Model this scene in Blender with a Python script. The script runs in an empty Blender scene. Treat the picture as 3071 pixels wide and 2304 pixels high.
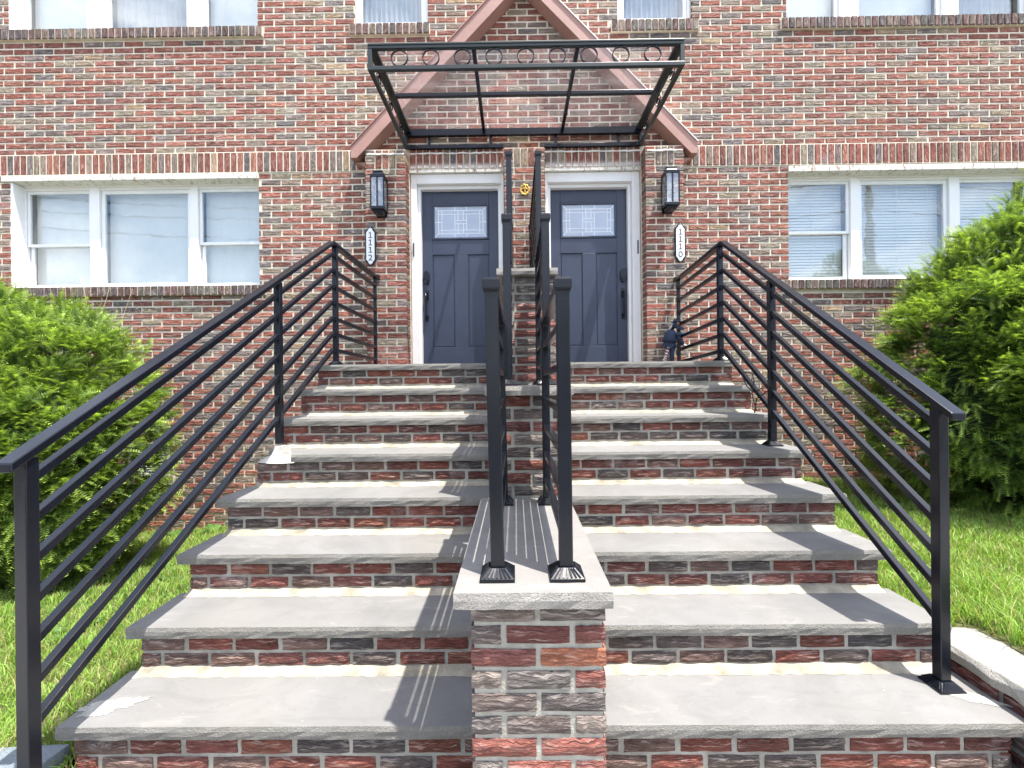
import bpy, math, random
import numpy as np
from mathutils import Vector, Matrix
random.seed(7); RNG = np.random.default_rng(7)
SC = bpy.context.scene
COL = SC.collection

# ------------------------------------------------------------------ camera, light, exposure
YAW, ROLL = 0.0079, -0.0102
cam_d = bpy.data.cameras.new('camera'); cam = bpy.data.objects.new('camera', cam_d); COL.objects.link(cam)
cam_d.sensor_width = 36.0; cam_d.lens = 36.0 * 1300.0 / 3071.0
cam_d.clip_start = 0.05; cam_d.clip_end = 400
cam.matrix_world = Matrix.Rotation(YAW, 4, 'Z') @ Matrix.Rotation(math.pi/2, 4, 'X') @ Matrix.Rotation(ROLL, 4, 'Z')
SC.camera = cam
SUN_DIR = Vector((-0.262, 0.215, -1.0)).normalized()      # direction the light travels
world = bpy.data.worlds.new('World'); SC.world = world; world.use_nodes = True
wn = world.node_tree; wn.nodes.clear()
def WN(t): return wn.nodes.new(t)
wo = WN('ShaderNodeOutputWorld'); bg = WN('ShaderNodeBackground'); sky = WN('ShaderNodeTexSky')
sky.sky_type = 'NISHITA'; sky.sun_disc = False
sky.sun_elevation = math.asin(-SUN_DIR.z)
sky.sun_rotation = math.atan2(-SUN_DIR.x, -SUN_DIR.y) % (2*math.pi)
sky.air_density = 1.0; sky.dust_density = 1.5; sky.ozone_density = 1.0
tc = WN('ShaderNodeTexCoord'); mp = WN('ShaderNodeMapping'); mp.inputs['Scale'].default_value = (1.6, 1.6, 3.2)
nz = WN('ShaderNodeTexNoise'); nz.inputs['Scale'].default_value = 2.1; nz.inputs['Detail'].default_value = 7; nz.inputs['Roughness'].default_value = .58; nz.inputs['Distortion'].default_value = .4
rp = WN('ShaderNodeValToRGB'); rp.color_ramp.elements[0].position = .46; rp.color_ramp.elements[1].position = .68
mx = WN('ShaderNodeMix'); mx.data_type = 'RGBA'; mx.inputs[7].default_value = (9.5, 9.6, 9.9, 1)
wn.links.new(tc.outputs['Generated'], mp.inputs['Vector']); wn.links.new(mp.outputs[0], nz.inputs['Vector'])
wn.links.new(nz.outputs['Fac'], rp.inputs['Fac']); wn.links.new(rp.outputs['Color'], mx.inputs[0])
wn.links.new(sky.outputs['Color'], mx.inputs[6]); wn.links.new(mx.outputs[2], bg.inputs['Color'])
bg.inputs['Strength'].default_value = 0.15
wn.links.new(bg.outputs[0], wo.inputs['Surface'])
sun_d = bpy.data.lights.new('sun', 'SUN'); sun_d.energy = 4.1; sun_d.angle = math.radians(.53); sun_d.color = (1.0, .955, .88)
sun = bpy.data.objects.new('sun', sun_d); COL.objects.link(sun); sun.location = (3, -2, 12)
sun.rotation_euler = SUN_DIR.to_track_quat('-Z', 'Y').to_euler()
SC.view_settings.view_transform = 'Standard'; SC.view_settings.look = 'None'
SC.view_settings.exposure = 1.42; SC.view_settings.gamma = 1.0; SC.view_settings.use_curve_mapping = False
SC.render.engine = 'CYCLES'
SC.cycles.max_bounces = 8; SC.cycles.transparent_max_bounces = 16; SC.cycles.sample_clamp_indirect = 6

# ------------------------------------------------------------------ node helpers and materials
class NT:
    def __init__(s, name):
        s.m = bpy.data.materials.new(name); s.m.use_nodes = True; s.t = s.m.node_tree; s.t.nodes.clear()
        s.out = s.n('ShaderNodeOutputMaterial')
    def n(s, typ, **kw):
        nd = s.t.nodes.new(typ)
        for k, v in kw.items(): setattr(nd, k, v)
        return nd
    def set(s, sock, v):
        if hasattr(v, 'is_output') or isinstance(v, bpy.types.NodeSocket): s.t.links.new(v, sock)
        elif isinstance(v, (int, float)): sock.default_value = v
        else:
            v = tuple(v)
            if len(sock.default_value) == 4 and len(v) == 3: v = v + (1,)
            sock.default_value = v
    def math(s, op, a, b=0.0, c=None):
        nd = s.n('ShaderNodeMath', operation=op); s.set(nd.inputs[0], a); s.set(nd.inputs[1], b)
        if c is not None: s.set(nd.inputs[2], c)
        return nd.outputs[0]
    def mix(s, f, a, b, bt='MIX'):
        nd = s.n('ShaderNodeMix', data_type='RGBA', blend_type=bt); s.set(nd.inputs[0], f); s.set(nd.inputs[6], a); s.set(nd.inputs[7], b)
        return nd.outputs[2]
    def ramp(s, v, lo, hi, a=0.0, b=1.0):
        nd = s.n('ShaderNodeMapRange'); nd.clamp = True; s.set(nd.inputs[0], v)
        for i, q in enumerate((lo, hi, a, b)): nd.inputs[i+1].default_value = q
        return nd.outputs[0]
    def noise(s, vec, scale=1.0, detail=2.0, rough=.5, dist=0.0):
        nd = s.n('ShaderNodeTexNoise'); s.set(nd.inputs['Vector'], vec); nd.inputs['Scale'].default_value = scale
        nd.inputs['Detail'].default_value = detail; nd.inputs['Roughness'].default_value = rough; nd.inputs['Distortion'].default_value = dist
        return nd.outputs['Fac']
    def comb(s, x, y, z):
        nd = s.n('ShaderNodeCombineXYZ'); s.set(nd.inputs[0], x); s.set(nd.inputs[1], y); s.set(nd.inputs[2], z); return nd.outputs[0]
    def pos(s): return s.n('ShaderNodeNewGeometry').outputs['Position']
    def sep(s, v):
        nd = s.n('ShaderNodeSeparateXYZ'); s.set(nd.inputs[0], v); return nd.outputs
    def bump(s, h, dist=.005, strength=1.0):
        nd = s.n('ShaderNodeBump'); s.set(nd.inputs['Height'], h); nd.inputs['Distance'].default_value = dist; nd.inputs['Strength'].default_value = strength
        return nd.outputs[0]
    def bsdf(s, col, rough=.6, normal=None, metallic=0.0, spec=.5, link=True):
        nd = s.n('ShaderNodeBsdfPrincipled'); s.set(nd.inputs['Base Color'], col); s.set(nd.inputs['Roughness'], rough)
        nd.inputs['Metallic'].default_value = metallic; nd.inputs['Specular IOR Level'].default_value = spec
        if normal is not None: s.set(nd.inputs['Normal'], normal)
        if link: s.t.links.new(nd.outputs[0], s.out.inputs['Surface'])
        return nd.outputs[0]

def brick_mat(name, per_object, vertical=False, drip=None, white=.0, fv=74.0, dist=.009):
    s = NT(name); P = s.pos(); x, y, z = s.sep(P)
    if per_object:
        oi = s.n('ShaderNodeObjectInfo'); base, A = oi.outputs['Color'], oi.outputs['Alpha']
    else:
        at = s.n('ShaderNodeAttribute', attribute_name='bcol'); base, A = at.outputs['Color'], at.outputs['Alpha']
    h = s.math('ADD', x, y); v = z
    if vertical: h, v = v, h
    o = s.math('MULTIPLY', A, 57.0)
    warp = s.noise(s.comb(s.math('MULTIPLY_ADD', h, 34.0, o), o, s.math('MULTIPLY', v, 30.0)), 1, 2)
    vv = s.math('MULTIPLY_ADD', warp, 2.2, s.math('MULTIPLY', v, fv))
    n1 = s.noise(s.comb(s.math('MULTIPLY_ADD', h, 13.0, o), o, vv), 1, 3, .55, .5)
    ridge = s.ramp(n1, .36, .60)
    fine = s.noise(P, 330, 2)
    hgt = s.math('MULTIPLY_ADD', fine, .12, ridge)
    mid = s.noise(s.comb(s.math('MULTIPLY_ADD', h, 14, o), o, s.math('MULTIPLY', v, 40)), 1, 3, .6)
    f = s.ramp(mid, .3, .7, .68, 1.28)
    c = s.mix(1.0, base, s.comb(f, f, f), 'MULTIPLY')
    c = s.mix(s.ramp(n1, .46, .34, 0, .30), c, (.06, .045, .042))  # creases between the ridges darkened, their shade put into the brick colour
    tops = s.math('MULTIPLY', s.ramp(n1, .52, .68), .34)
    c = s.mix(tops, c, (.50, .44, .39))
    eff = s.math('MULTIPLY', s.ramp(s.noise(P, 3.1, 4, .65), .60, .74), s.ramp(fine, .35, .6, .1, .55 + white))
    c = s.mix(eff, c, (.55, .53, .51))
    if drip:                                              # white mortar runs on the door lintels
        d = s.math('ADD', z, s.math('MULTIPLY', s.noise(s.comb(s.math('MULTIPLY', h, 1), 0, s.math('MULTIPLY', h, 90)), 1, 2), .10))
        k = s.ramp(d, drip[0], drip[1], 1, 0)
        c = s.mix(s.math('MULTIPLY', k, .8), c, (.72, .69, .66))
    s.bsdf(c, .88, s.bump(hgt, dist), spec=.2)
    return s.m

def mortar_mat(name, col, var=.12):
    s = NT(name); P = s.pos()
    n = s.noise(P, 9, 4, .6); f = s.ramp(n, .3, .7, 1-var*1.6, 1+var)
    c = s.mix(1.0, col, s.comb(f, f, f), 'MULTIPLY')
    s.bsdf(c, .95, s.bump(s.noise(P, 140, 3), .003), spec=.15); return s.m

def stone_mat(name, col, rocky=False, tint=(.33, .29, .21)):
    s = NT(name); P = s.pos(); x, y, z = s.sep(P)
    n = s.noise(P, 2.3, 5, .62, .6); n2 = s.noise(P, 26, 4, .6)
    f = s.ramp(n, .28, .72, .80, 1.14)
    c = s.mix(1.0, col, s.comb(f, f, f), 'MULTIPLY')
    c = s.mix(s.ramp(s.noise(P, 1.3, 3), .52, .72, 0, .35), c, tint)
    c = s.mix(s.ramp(n2, .60, .78, 0, .25), c, (col[0]*.6, col[1]*.6, col[2]*.62))
    c = s.mix(s.ramp(s.noise(P, 75, 1), .79, .84, 0, .5), c, (.6, .58, .55))
    wet = s.noise(s.comb(s.math('MULTIPLY', x, 1.6), s.math('MULTIPLY', y, 5.0), z), 1.7, 5, .7, 1.5)
    c = s.mix(s.ramp(wet, .53, .60, 0, .20), c, (col[0]*.66, col[1]*.65, col[2]*.62))
    c = s.mix(s.ramp(wet, .40, .33, 0, .16), c, (.42, .39, .35))
    if rocky:
        w = s.noise(s.comb(s.math('MULTIPLY', x, 1), s.math('MULTIPLY', y, 1), s.math('MULTIPLY', z, 1.3)), 130, 4, .60, .8)
        s.bsdf(c, .9, s.bump(s.ramp(w, .25, .75), .0045), spec=.2)
    else:
        s.bsdf(c, .62, s.bump(s.noise(P, 190, 4), .0012), spec=.35)
    return s.m

def plain_mat(name, col, rough=.6, var=.0, bump=0.0, bscale=60, metallic=0.0, spec=.5, nscale=5):
    s = NT(name); P = s.pos(); c = col
    if var:
        f = s.ramp(s.noise(P, nscale, 5, .65), .3, .7, 1-var, 1+var); c = s.mix(1.0, col, s.comb(f, f, f), 'MULTIPLY')
    nr = s.bump(s.noise(P, bscale, 3), bump) if bump else None
    s.bsdf(c, rough, nr, metallic, spec); return s.m

def painted_mat(name, col, chip, thr=.66, scale=9, stretch=1.0, rough=.5):
    """paint with flaked spots and grime"""
    s = NT(name); P = s.pos(); x, y, z = s.sep(P)
    q = s.comb(s.math('MULTIPLY', x, stretch), y, z)
    a = s.noise(q, scale, 6, .68); g = s.noise(P, 3, 4, .6)
    c = s.mix(s.ramp(g, .4, .75, 0, .22), col, (col[0]*.72, col[1]*.70, col[2]*.64))
    c = s.mix(s.ramp(a, thr, thr+.05, 0, .9), c, chip)
    s.bsdf(c, rough, s.bump(a, .002, .5), spec=.4); return s.m

def glass_mat(name, ior=2.0, tint=(.94, .96, .96), dust_or_sheen=.0, wav=.0012):
    s = NT(name); P = s.pos()
    tr = s.n('ShaderNodeBsdfTransparent'); s.set(tr.inputs[0], tint)
    gl = s.n('ShaderNodeBsdfGlossy'); gl.inputs['Roughness'].default_value = .02
    nb = s.bump(s.noise(P, 4, 2), wav*4, .6); s.set(gl.inputs['Normal'], nb)
    lw = s.n('ShaderNodeLayerWeight'); lw.inputs['Blend'].default_value = .5; r0 = ((ior-1)/(ior+1))**2
    fres = s.math('MULTIPLY_ADD', s.math('POWER', lw.outputs['Facing'], 5.0), 1-r0, r0)
    mx = s.n('ShaderNodeMixShader'); s.set(mx.inputs[0], fres); s.t.links.new(tr.outputs[0], mx.inputs[1]); s.t.links.new(gl.outputs[0], mx.inputs[2])
    last = mx.outputs[0]
    if dust_or_sheen:
        df = s.n('ShaderNodeBsdfDiffuse'); s.set(df.inputs[0], (.7, .68, .66))
        tl = s.n('ShaderNodeBsdfTranslucent'); s.set(tl.inputs[0], (.7, .68, .66))
        ad = s.n('ShaderNodeMixShader'); ad.inputs[0].default_value = .55; s.t.links.new(df.outputs[0], ad.inputs[1]); s.t.links.new(tl.outputs[0], ad.inputs[2])
        m2 = s.n('ShaderNodeMixShader'); s.set(m2.inputs[0], s.ramp(s.noise(P, 5, 6, .65), .35, .75, dust_or_sheen*.3, dust_or_sheen*1.9))
        s.t.links.new(last, m2.inputs[1]); s.t.links.new(ad.outputs[0], m2.inputs[2]); last = m2.outputs[0]
    s.t.links.new(last, s.out.inputs['Surface']); return s.m

def leaf_mat(name, trans=.35, rough=.5):
    s = NT(name); at = s.n('ShaderNodeAttribute', attribute_name='bcol'); c = at.outputs['Color']
    b = s.bsdf(c, rough, spec=.35, link=False)
    tl = s.n('ShaderNodeBsdfTranslucent'); s.set(tl.inputs[0], s.mix(1.0, c, (1.25, 1.3, .6), 'MULTIPLY'))
    mx = s.n('ShaderNodeMixShader'); mx.inputs[0].default_value = trans
    s.t.links.new(b, mx.inputs[1]); s.t.links.new(tl.outputs[0], mx.inputs[2]); s.t.links.new(mx.outputs[0], s.out.inputs['Surface']); return s.m

M = {}
M['brick_o'] = brick_mat('brick_single', True)
M['brick_j'] = brick_mat('brick_joined', False)
M['brick_ov'] = brick_mat('brick_upright_single', True, True)
M['brick_jv'] = brick_mat('brick_upright_joined', False, True)
M['brick_lint'] = brick_mat('brick_lintel', True, True, drip=(2.48, 2.545))
M['brick_step'] = brick_mat('brick_step', True, white=.25, fv=125.0, dist=.009)
M['mortar'] = mortar_mat('mortar_cream', (.67, .60, .485))
M['mortar_step'] = mortar_mat('mortar_grey', (.36, .345, .30), .25)
M['fillet'] = mortar_mat('mortar_fillet', (.37, .335, .265), .28)
M['tread'] = stone_mat('bluestone_top', (.195, .192, .188), tint=(.23, .215, .19))
M['tread_edge'] = stone_mat('bluestone_edge', (.235, .228, .21), True, tint=(.25, .23, .19))
M['cap'] = stone_mat('cap_stone', (.225, .215, .205), tint=(.24, .22, .20))
M['cap_edge'] = stone_mat('cap_stone_edge', (.30, .285, .265), True, tint=(.30, .27, .24))
M['coping'] = stone_mat('coping_stone', (.37, .36, .33), True, tint=(.33, .31, .27))
M['slate'] = stone_mat('slate', (.23, .27, .30), True, tint=(.3, .32, .33))
M['cement'] = mortar_mat('cement_patch', (.44, .425, .39), .25)
M['iron'] = plain_mat('black_painted_steel', (.005, .0065, .011), .25, .25, .0002, 90, spec=.38)
M['iron_can'] = painted_mat('weathered_steel_sky_sheen', (.022, .028, .029), (.30, .15, .03), .72, 7, rough=.36)  # lighter grey-green base paints in the reflected sky; flaked spots are rust
M['iron_worn'] = painted_mat('black_steel_rust_spots', (.006, .0075, .012), (.30, .14, .03), .73, 7, rough=.27)
M['door'] = plain_mat('navy_door_paint', (.032, .043, .076), .38, .16, .0006, 240)
M['white'] = painted_mat('white_trim_paint', (.82, .82, .81), (.50, .47, .42), .73, 12)
M['flake'] = painted_mat('flaking_white_paint', (.66, .66, .60), (.30, .17, .09), .555, 16, 2.5)
M['vinyl'] = plain_mat('white_vinyl', (.78, .79, .80), .38, .05)
M['mauve'] = plain_mat('mauve_painted_board', (.33, .180, .148), .55, .14, .0012, 30, nscale=2)
M['shade'] = plain_mat('roller_shade', (.82, .80, .77), .8, .03)
M['slat'] = plain_mat('blind_slat', (.80, .80, .80), .5)
M['curtain'] = plain_mat('grey_curtain', (.42, .45, .50), .9, .1)
M['room'] = plain_mat('dim_room', (.22, .23, .25), .9)
M['glass'] = glass_mat('window_glass', 2.0, wav=.00025)
M['glass_c'] = glass_mat('canopy_glass', 1.5, (.93, .91, .92), dust_or_sheen=.035)
M['glass_l'] = glass_mat('lantern_glass', 2.6, (.95, .96, .97), dust_or_sheen=.16)  # pale film paints bright reflections into the lantern panes
M['frost'] = plain_mat('frosted_door_glass', (.46, .53, .64), .15, .10, .0008, 30)
M['came'] = plain_mat('white_came', (.82, .85, .88), .4)
M['plaque_w'] = plain_mat('plaque_white', (.80, .80, .80), .45)
M['black'] = plain_mat('black_lettering', (.03, .03, .035), .5)
M['gold'] = plain_mat('gold_paint', (.62, .42, .10), .35, .2, .002, 80, .6)
M['caulk_and_lit_edge'] = plain_mat('white_caulk_and_sunlit_edge', (.80, .77, .74), .8, .1)
M['bulb'] = plain_mat('bulb_glass', (.85, .85, .82), .2)
M['soil'] = plain_mat('lawn_soil', (.085, .085, .03), .95, .35, .01, 40)
M['pave'] = plain_mat('concrete_pavement', (.38, .37, .35), .9, .12, .003, 90)
M['road'] = plain_mat('asphalt', (.055, .055, .057), .9, .2, .004, 120)
M['ground'] = plain_mat('far_ground', (.10, .12, .06), .95, .3)
M['grass'] = leaf_mat('grass_blades', .35)
M['yew'] = leaf_mat('yew_needles', .30)
M['bark'] = plain_mat('bark', (.10, .065, .04), .9, .3, .004, 60)
M['twig'] = plain_mat('dry_twig', (.42, .32, .18), .9)
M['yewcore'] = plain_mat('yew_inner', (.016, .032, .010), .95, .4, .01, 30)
M['cloth'] = plain_mat('navy_cloth', (.03, .045, .085), .85, .2, .003, 120)
M['red'] = plain_mat('stripe_red', (.24, .02, .035), .7)
M['skin'] = plain_mat('doll_skin', (.45, .22, .15), .7)
M['hair'] = plain_mat('doll_hair', (.55, .52, .45), .9)
M['wood'] = plain_mat('pole_wood', (.16, .12, .09), .9, .2)
M['roof'] = plain_mat('roof_tar', (.08, .08, .085), .9)
M['rubber'] = plain_mat('black_cable', (.015, .015, .016), .5)

# ------------------------------------------------------------------ object helpers
def woff(o):
    v = Vector((0, 0, 0))
    while o is not None: v = v + o.location; o = o.parent
    return v
def link(name, data, parent=None, loc=(0, 0, 0)):
    o = bpy.data.objects.new(name, data); COL.objects.link(o)
    if parent is not None: o.parent = parent
    o.location = Vector(loc) - (woff(parent) if parent is not None else Vector((0, 0, 0)))
    return o
def tag(o, label=None, cat=None, group=None, kind=None):
    if label: o['label'] = label
    if cat: o['category'] = cat
    if group: o['group'] = group
    if kind: o['kind'] = kind
    return o
def thing(name, label, cat, loc, group=None):
    return tag(link(name, None, None, loc), label, cat, group)

class MB:
    def __init__(s): s.v = []; s.f = []; s.m = []; s.c = []
    def add(s, vs, fs, m=0, col=None):
        b = len(s.v); s.v += [tuple(p) for p in vs]; s.f += [tuple(b+i for i in f) for f in fs]
        s.m += (m if isinstance(m, list) else [m]*len(fs)); s.c += [col or (1, 1, 1, 1)]*len(vs); return s
    def box(s, x0, x1, y0, y1, z0, z1, m=0, col=None):
        v = [(x, y, z) for z in (z0, z1) for y in (y0, y1) for x in (x0, x1)]
        return s.add(v, [(0, 1, 5, 4), (3, 2, 6, 7), (2, 0, 4, 6), (1, 3, 7, 5), (4, 5, 7, 6), (2, 3, 1, 0)], m, col)
    def bar(s, p, q, w, h, m=0, up=(0, 0, 1)):
        p, q = Vector(p), Vector(q); d = (q-p).normalized(); u = Vector(up); sd = d.cross(u).normalized(); u = sd.cross(d).normalized()
        v = [c + sd*a*w/2 + u*b*h/2 for c in (p, q) for a, b in ((-1, -1), (1, -1), (1, 1), (-1, 1))]
        return s.add(v, [(3, 2, 1, 0), (4, 5, 6, 7), (0, 1, 5, 4), (1, 2, 6, 5), (2, 3, 7, 6), (3, 0, 4, 7)], m)
    def prism_y(s, pts, y0, y1, m=0):
        n = len(pts); v = [(x, y0, z) for x, z in pts] + [(x, y1, z) for x, z in pts]
        f = [tuple(range(n)), tuple(range(2*n-1, n-1, -1))] + [(j, i, i+n, j+n) for i, j in ((i, (i+1) % n) for i in range(n))]
        return s.add(v, f, m)
    def prism_z(s, pts, z0, z1, m=0):
        n = len(pts); v = [(x, y, z0) for x, y in pts] + [(x, y, z1) for x, y in pts]
        f = [tuple(range(n-1, -1, -1)), tuple(range(n, 2*n))] + [(i, j, j+n, i+n) for i, j in ((i, (i+1) % n) for i in range(n))]
        return s.add(v, f, m)
    def frustum(s, x, y, z0, z1, a0, a1, b0=None, b1=None, m=0):
        b0 = b0 or a0; b1 = b1 or a1
        v = [(x+i*a0, y+j*b0, z0) for i, j in ((-1, -1), (1, -1), (1, 1), (-1, 1))] + [(x+i*a1, y+j*b1, z1) for i, j in ((-1, -1), (1, -1), (1, 1), (-1, 1))]
        return s.add(v, [(3, 2, 1, 0), (4, 5, 6, 7)] + [(i, (i+1) % 4, (i+1) % 4+4, i+4) for i in range(4)], m)
    def tube(s, pts, r, n=6, m=0, closed=False):
        P = [Vector(p) for p in pts]; k = len(P); rr = r if isinstance(r, (list, tuple)) else [r]*k; v = []
        for i, p in enumerate(P):
            d = (P[(i+1) % k]-P[i-1]) if closed else (P[min(i+1, k-1)]-P[max(i-1, 0)])
            d.normalize(); a = Vector((0, 0, 1)) if abs(d.z) < .9 else Vector((1, 0, 0)); a = d.cross(a).normalized(); b = d.cross(a)
            v += [p + (a*math.cos(t*2*math.pi/n)+b*math.sin(t*2*math.pi/n))*rr[i] for t in range(n)]
        f = []
        for i in range(k if closed else k-1):
            for t in range(n):
                a, b = i*n+t, i*n+(t+1) % n; c, d = ((i+1) % k)*n+(t+1) % n, ((i+1) % k)*n+t; f.append((a, b, c, d))
        if not closed: f += [tuple(range(n-1, -1, -1)), tuple(range((k-1)*n, k*n))]
        return s.add(v, f, m)
    def lathe(s, c, prof, n=12, m=0):
        c = Vector(c); v = [c+Vector((r*math.cos(2*math.pi*t/n), r*math.sin(2*math.pi*t/n), z)) for r, z in prof for t in range(n)]
        k = len(prof); f = [(i*n+t, i*n+(t+1) % n, (i+1)*n+(t+1) % n, (i+1)*n+t) for i in range(k-1) for t in range(n)]
        f += [tuple(range(n-1, -1, -1)), tuple(range((k-1)*n, k*n))]
        return s.add(v, f, m)
    def mesh(s, name, mats):
        me = bpy.data.meshes.new(name); me.from_pydata(s.v, [], s.f)
        for m in mats: me.materials.append(m)
        if any(s.m): me.polygons.foreach_set('material_index', s.m)
        at = me.color_attributes.new('bcol', 'FLOAT_COLOR', 'POINT'); at.data.foreach_set('color', [q for c in s.c for q in c])
        me.update(); return me
    def build(s, name, mats, parent=None, smooth=False, bevel=0, base=None):
        if not isinstance(mats, (list, tuple)): mats = [mats]
        if parent is None and base is not None:
            s.v = [(x-base[0], y-base[1], z-base[2]) for x, y, z in s.v]
        me = s.mesh(name, mats)
        if smooth: me.polygons.foreach_set('use_smooth', [True]*len(me.polygons))
        o = link(name, me, parent, base if (parent is None and base is not None) else (0, 0, 0))
        if bevel:
            b = o.modifiers.new('bevel', 'BEVEL'); b.width = bevel; b.segments = 2; b.limit_method = 'ANGLE'; b.angle_limit = math.radians(40)
        return o

def np_mesh(name, V, T, C, mat, parent=None, smooth=False):
    me = bpy.data.meshes.new(name); nv, nt = len(V), len(T)
    me.vertices.add(nv); me.vertices.foreach_set('co', V.astype(np.float32).ravel())
    me.loops.add(nt*3); me.loops.foreach_set('vertex_index', T.astype(np.int32).ravel())
    me.polygons.add(nt); me.polygons.foreach_set('loop_start', np.arange(0, nt*3, 3, dtype=np.int32))
    me.polygons.foreach_set('loop_total', np.full(nt, 3, dtype=np.int32))
    me.update(calc_edges=True)
    at = me.color_attributes.new('bcol', 'FLOAT_COLOR', 'POINT')
    C4 = np.ones((nv, 4), dtype=np.float32); C4[:, :3] = C; at.data.foreach_set('color', C4.ravel())
    me.materials.append(mat)
    if smooth: me.polygons.foreach_set('use_smooth', np.ones(nt, dtype=bool))
    return link(name, me, parent)

# ------------------------------------------------------------------ bricks
PAL = [((.280, .103, .078), 36), ((.225, .092, .072), 22), ((.32, .138, .098), 14), ((.195, .155, .142), 11), ((.155, .128, .124), 4), ((.275, .225, .165), 9), ((.250, .190, .150), 10), ((.35, .25, .16), 2)]
PAL_STEP = [((.215, .076, .060), 32), ((.170, .068, .057), 22), ((.130, .105, .098), 18), ((.105, .087, .082), 7), ((.185, .118, .100), 20), ((.24, .092, .062), 4)]
def bcol(pal=PAL):
    t = random.uniform(0, sum(w for _, w in pal))
    for c, w in pal:
        t -= w
        if t <= 0: break
    k = random.uniform(.85, 1.18); j = random.uniform(-.012, .012)
    return (max(.01, c[0]*k+j), max(.01, c[1]*k), max(.01, c[2]*k-j*.4), random.random())
def brick_geo(mb, x0, x1, z0, z1, yf, dep, col, face='-y', ch=.005):
    """one brick box with an eased front; face -y: x is world X; faces +x/-x: x is world Y and yf the X of the face"""
    j = lambda a: random.uniform(-a, a)
    p = random.uniform(-.003, .0015)
    a = [(x0, z0), (x1, z0), (x1, z1), (x0, z1)]
    b = [(x+ch*(1 if i in (0, 3) else -1)+j(.0012), z+ch*.8*(1 if i < 2 else -1)+j(.0012)) for i, (x, z) in enumerate(a)]
    if face == '-y': F = lambda x, z, d: (x, yf+p+d, z)
    elif face == '+x': F = lambda x, z, d: (yf-p-d, x, z)
    else: F = lambda x, z, d: (yf+p+d, x, z)
    v = [F(x, z, dep) for x, z in a] + [F(x, z, ch) for x, z in a] + [F(x, z, j(.0012)) for x, z in b]
    q = [(8, 9, 10, 11)] + [(4+i, 4+(i+1) % 4, 8+(i+1) % 4, 8+i) for i in range(4)] + [(i, (i+1) % 4, 4+(i+1) % 4, 4+i) for i in range(4)]
    if face == '-x': q = [tuple(reversed(t)) for t in q]
    mb.add(v, q, 0, col)
def unit_brick(name, L, H, D, mat, relief=.0, nx=5, nz=3):
    """shared brick mesh centred on x and z, front towards -y at y=0"""
    mb = MB()
    if not relief:
        brick_geo(mb, -L/2, L/2, -H/2, H/2, 0, D, (1, 1, 1, 1))
    else:
        vs = []; ang = [random.uniform(0, 6.28) for _ in range(nz+1)]
        for k in range(nz+1):
            for i in range(nx+1):
                x = -L/2+L*i/nx; z = -H/2+H*k/nz
                edge = i in (0, nx) or k in (0, nz)
                if edge:
                    y = .004+random.uniform(0, .003); x += (random.uniform(-.002, .002) if i in (0, nx) else 0); z += (random.uniform(-.002, .002) if k in (0, nz) else 0)
                else:
                    y = relief*(.5*math.sin(i*1.9+ang[k])+random.uniform(-.6, .4)); z += .004*math.sin(i*1.3+ang[k])
                vs.append((x, y, z))
        fs = [(k*(nx+1)+i, k*(nx+1)+i+1, (k+1)*(nx+1)+i+1, (k+1)*(nx+1)+i) for k in range(nz) for i in range(nx)]
        b = len(vs); vs += [(-L/2, D, -H/2), (L/2, D, -H/2), (L/2, D, H/2), (-L/2, D, H/2)]
        fs.append(tuple([b, b+1] + [i for i in range(nx, -1, -1)]))
        fs.append(tuple([b+2, b+3] + [nz*(nx+1)+i for i in range(nx+1)]))
        fs.append(tuple([b+1, b+2] + [k*(nx+1)+nx for k in range(nz, -1, -1)]))
        fs.append(tuple([b+3, b] + [k*(nx+1) for k in range(nz+1)]))
        mb.add(vs, fs)
    return mb.mesh(name, [mat])
class BrickSet:
    """pieces that share a few meshes and are scaled to their length"""
    def __init__(s, name, L, H, D, mat, relief=0., n=6):
        s.name = name; s.L = L; s.H = H; s.meshes = [unit_brick(name, L, H, D, mat, relief) for _ in range(n)]
    def put(s, x0, x1, z0, z1, yf, parent, pal=PAL, col=None):
        o = link(s.name, random.choice(s.meshes), parent, ((x0+x1)/2, yf+random.uniform(-.002, .0015), (z0+z1)/2))
        o.scale = ((x1-x0)/s.L, 1, (z1-z0)/s.H)
        if random.random() < .5: o.scale.x *= 1
        o.color = col or bcol(pal); return o
def course_rects(x0, x1, z0, z1, pitch, module, joint, openings=(), from_top=False, phase=0.0, half0=0):
    out = []; n = int(math.ceil((z1-z0)/pitch - 1e-6)); hb = pitch-joint
    for i in range(n):
        if from_top: zt = z1-i*pitch-joint; zb = zt-hb
        else: zb = z0+i*pitch+joint*.0; zt = zb+hb
        if zb < z0-1e-6:
            if zt-z0 < .02: continue
            zb = z0
        if zt > z1: zt = z1
        off = phase + ((i+half0) % 2)*module/2 + random.uniform(-.006, .006)
        k = math.floor((x0-off)/module)
        x = off+k*module
        while x < x1:
            a, b = max(x, x0), min(x+module-joint, x1)
            if b-a > .015:
                segs = [(a, b)]
                for (ox0, ox1, oz0, oz1) in openings:
                    if zt-.02 > oz0 and zb+.02 < oz1:
                        ns = []
                        for s0, s1 in segs:
                            if s1 <= ox0 or s0 >= ox1: ns.append((s0, s1)); continue
                            if s0 < ox0: ns.append((s0, ox0))
                            if s1 > ox1: ns.append((ox1, s1))
                        segs = ns
                out += [(s0, s1, zb, zt) for s0, s1 in segs if s1-s0 > .02]
            x += module
    return out
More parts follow.
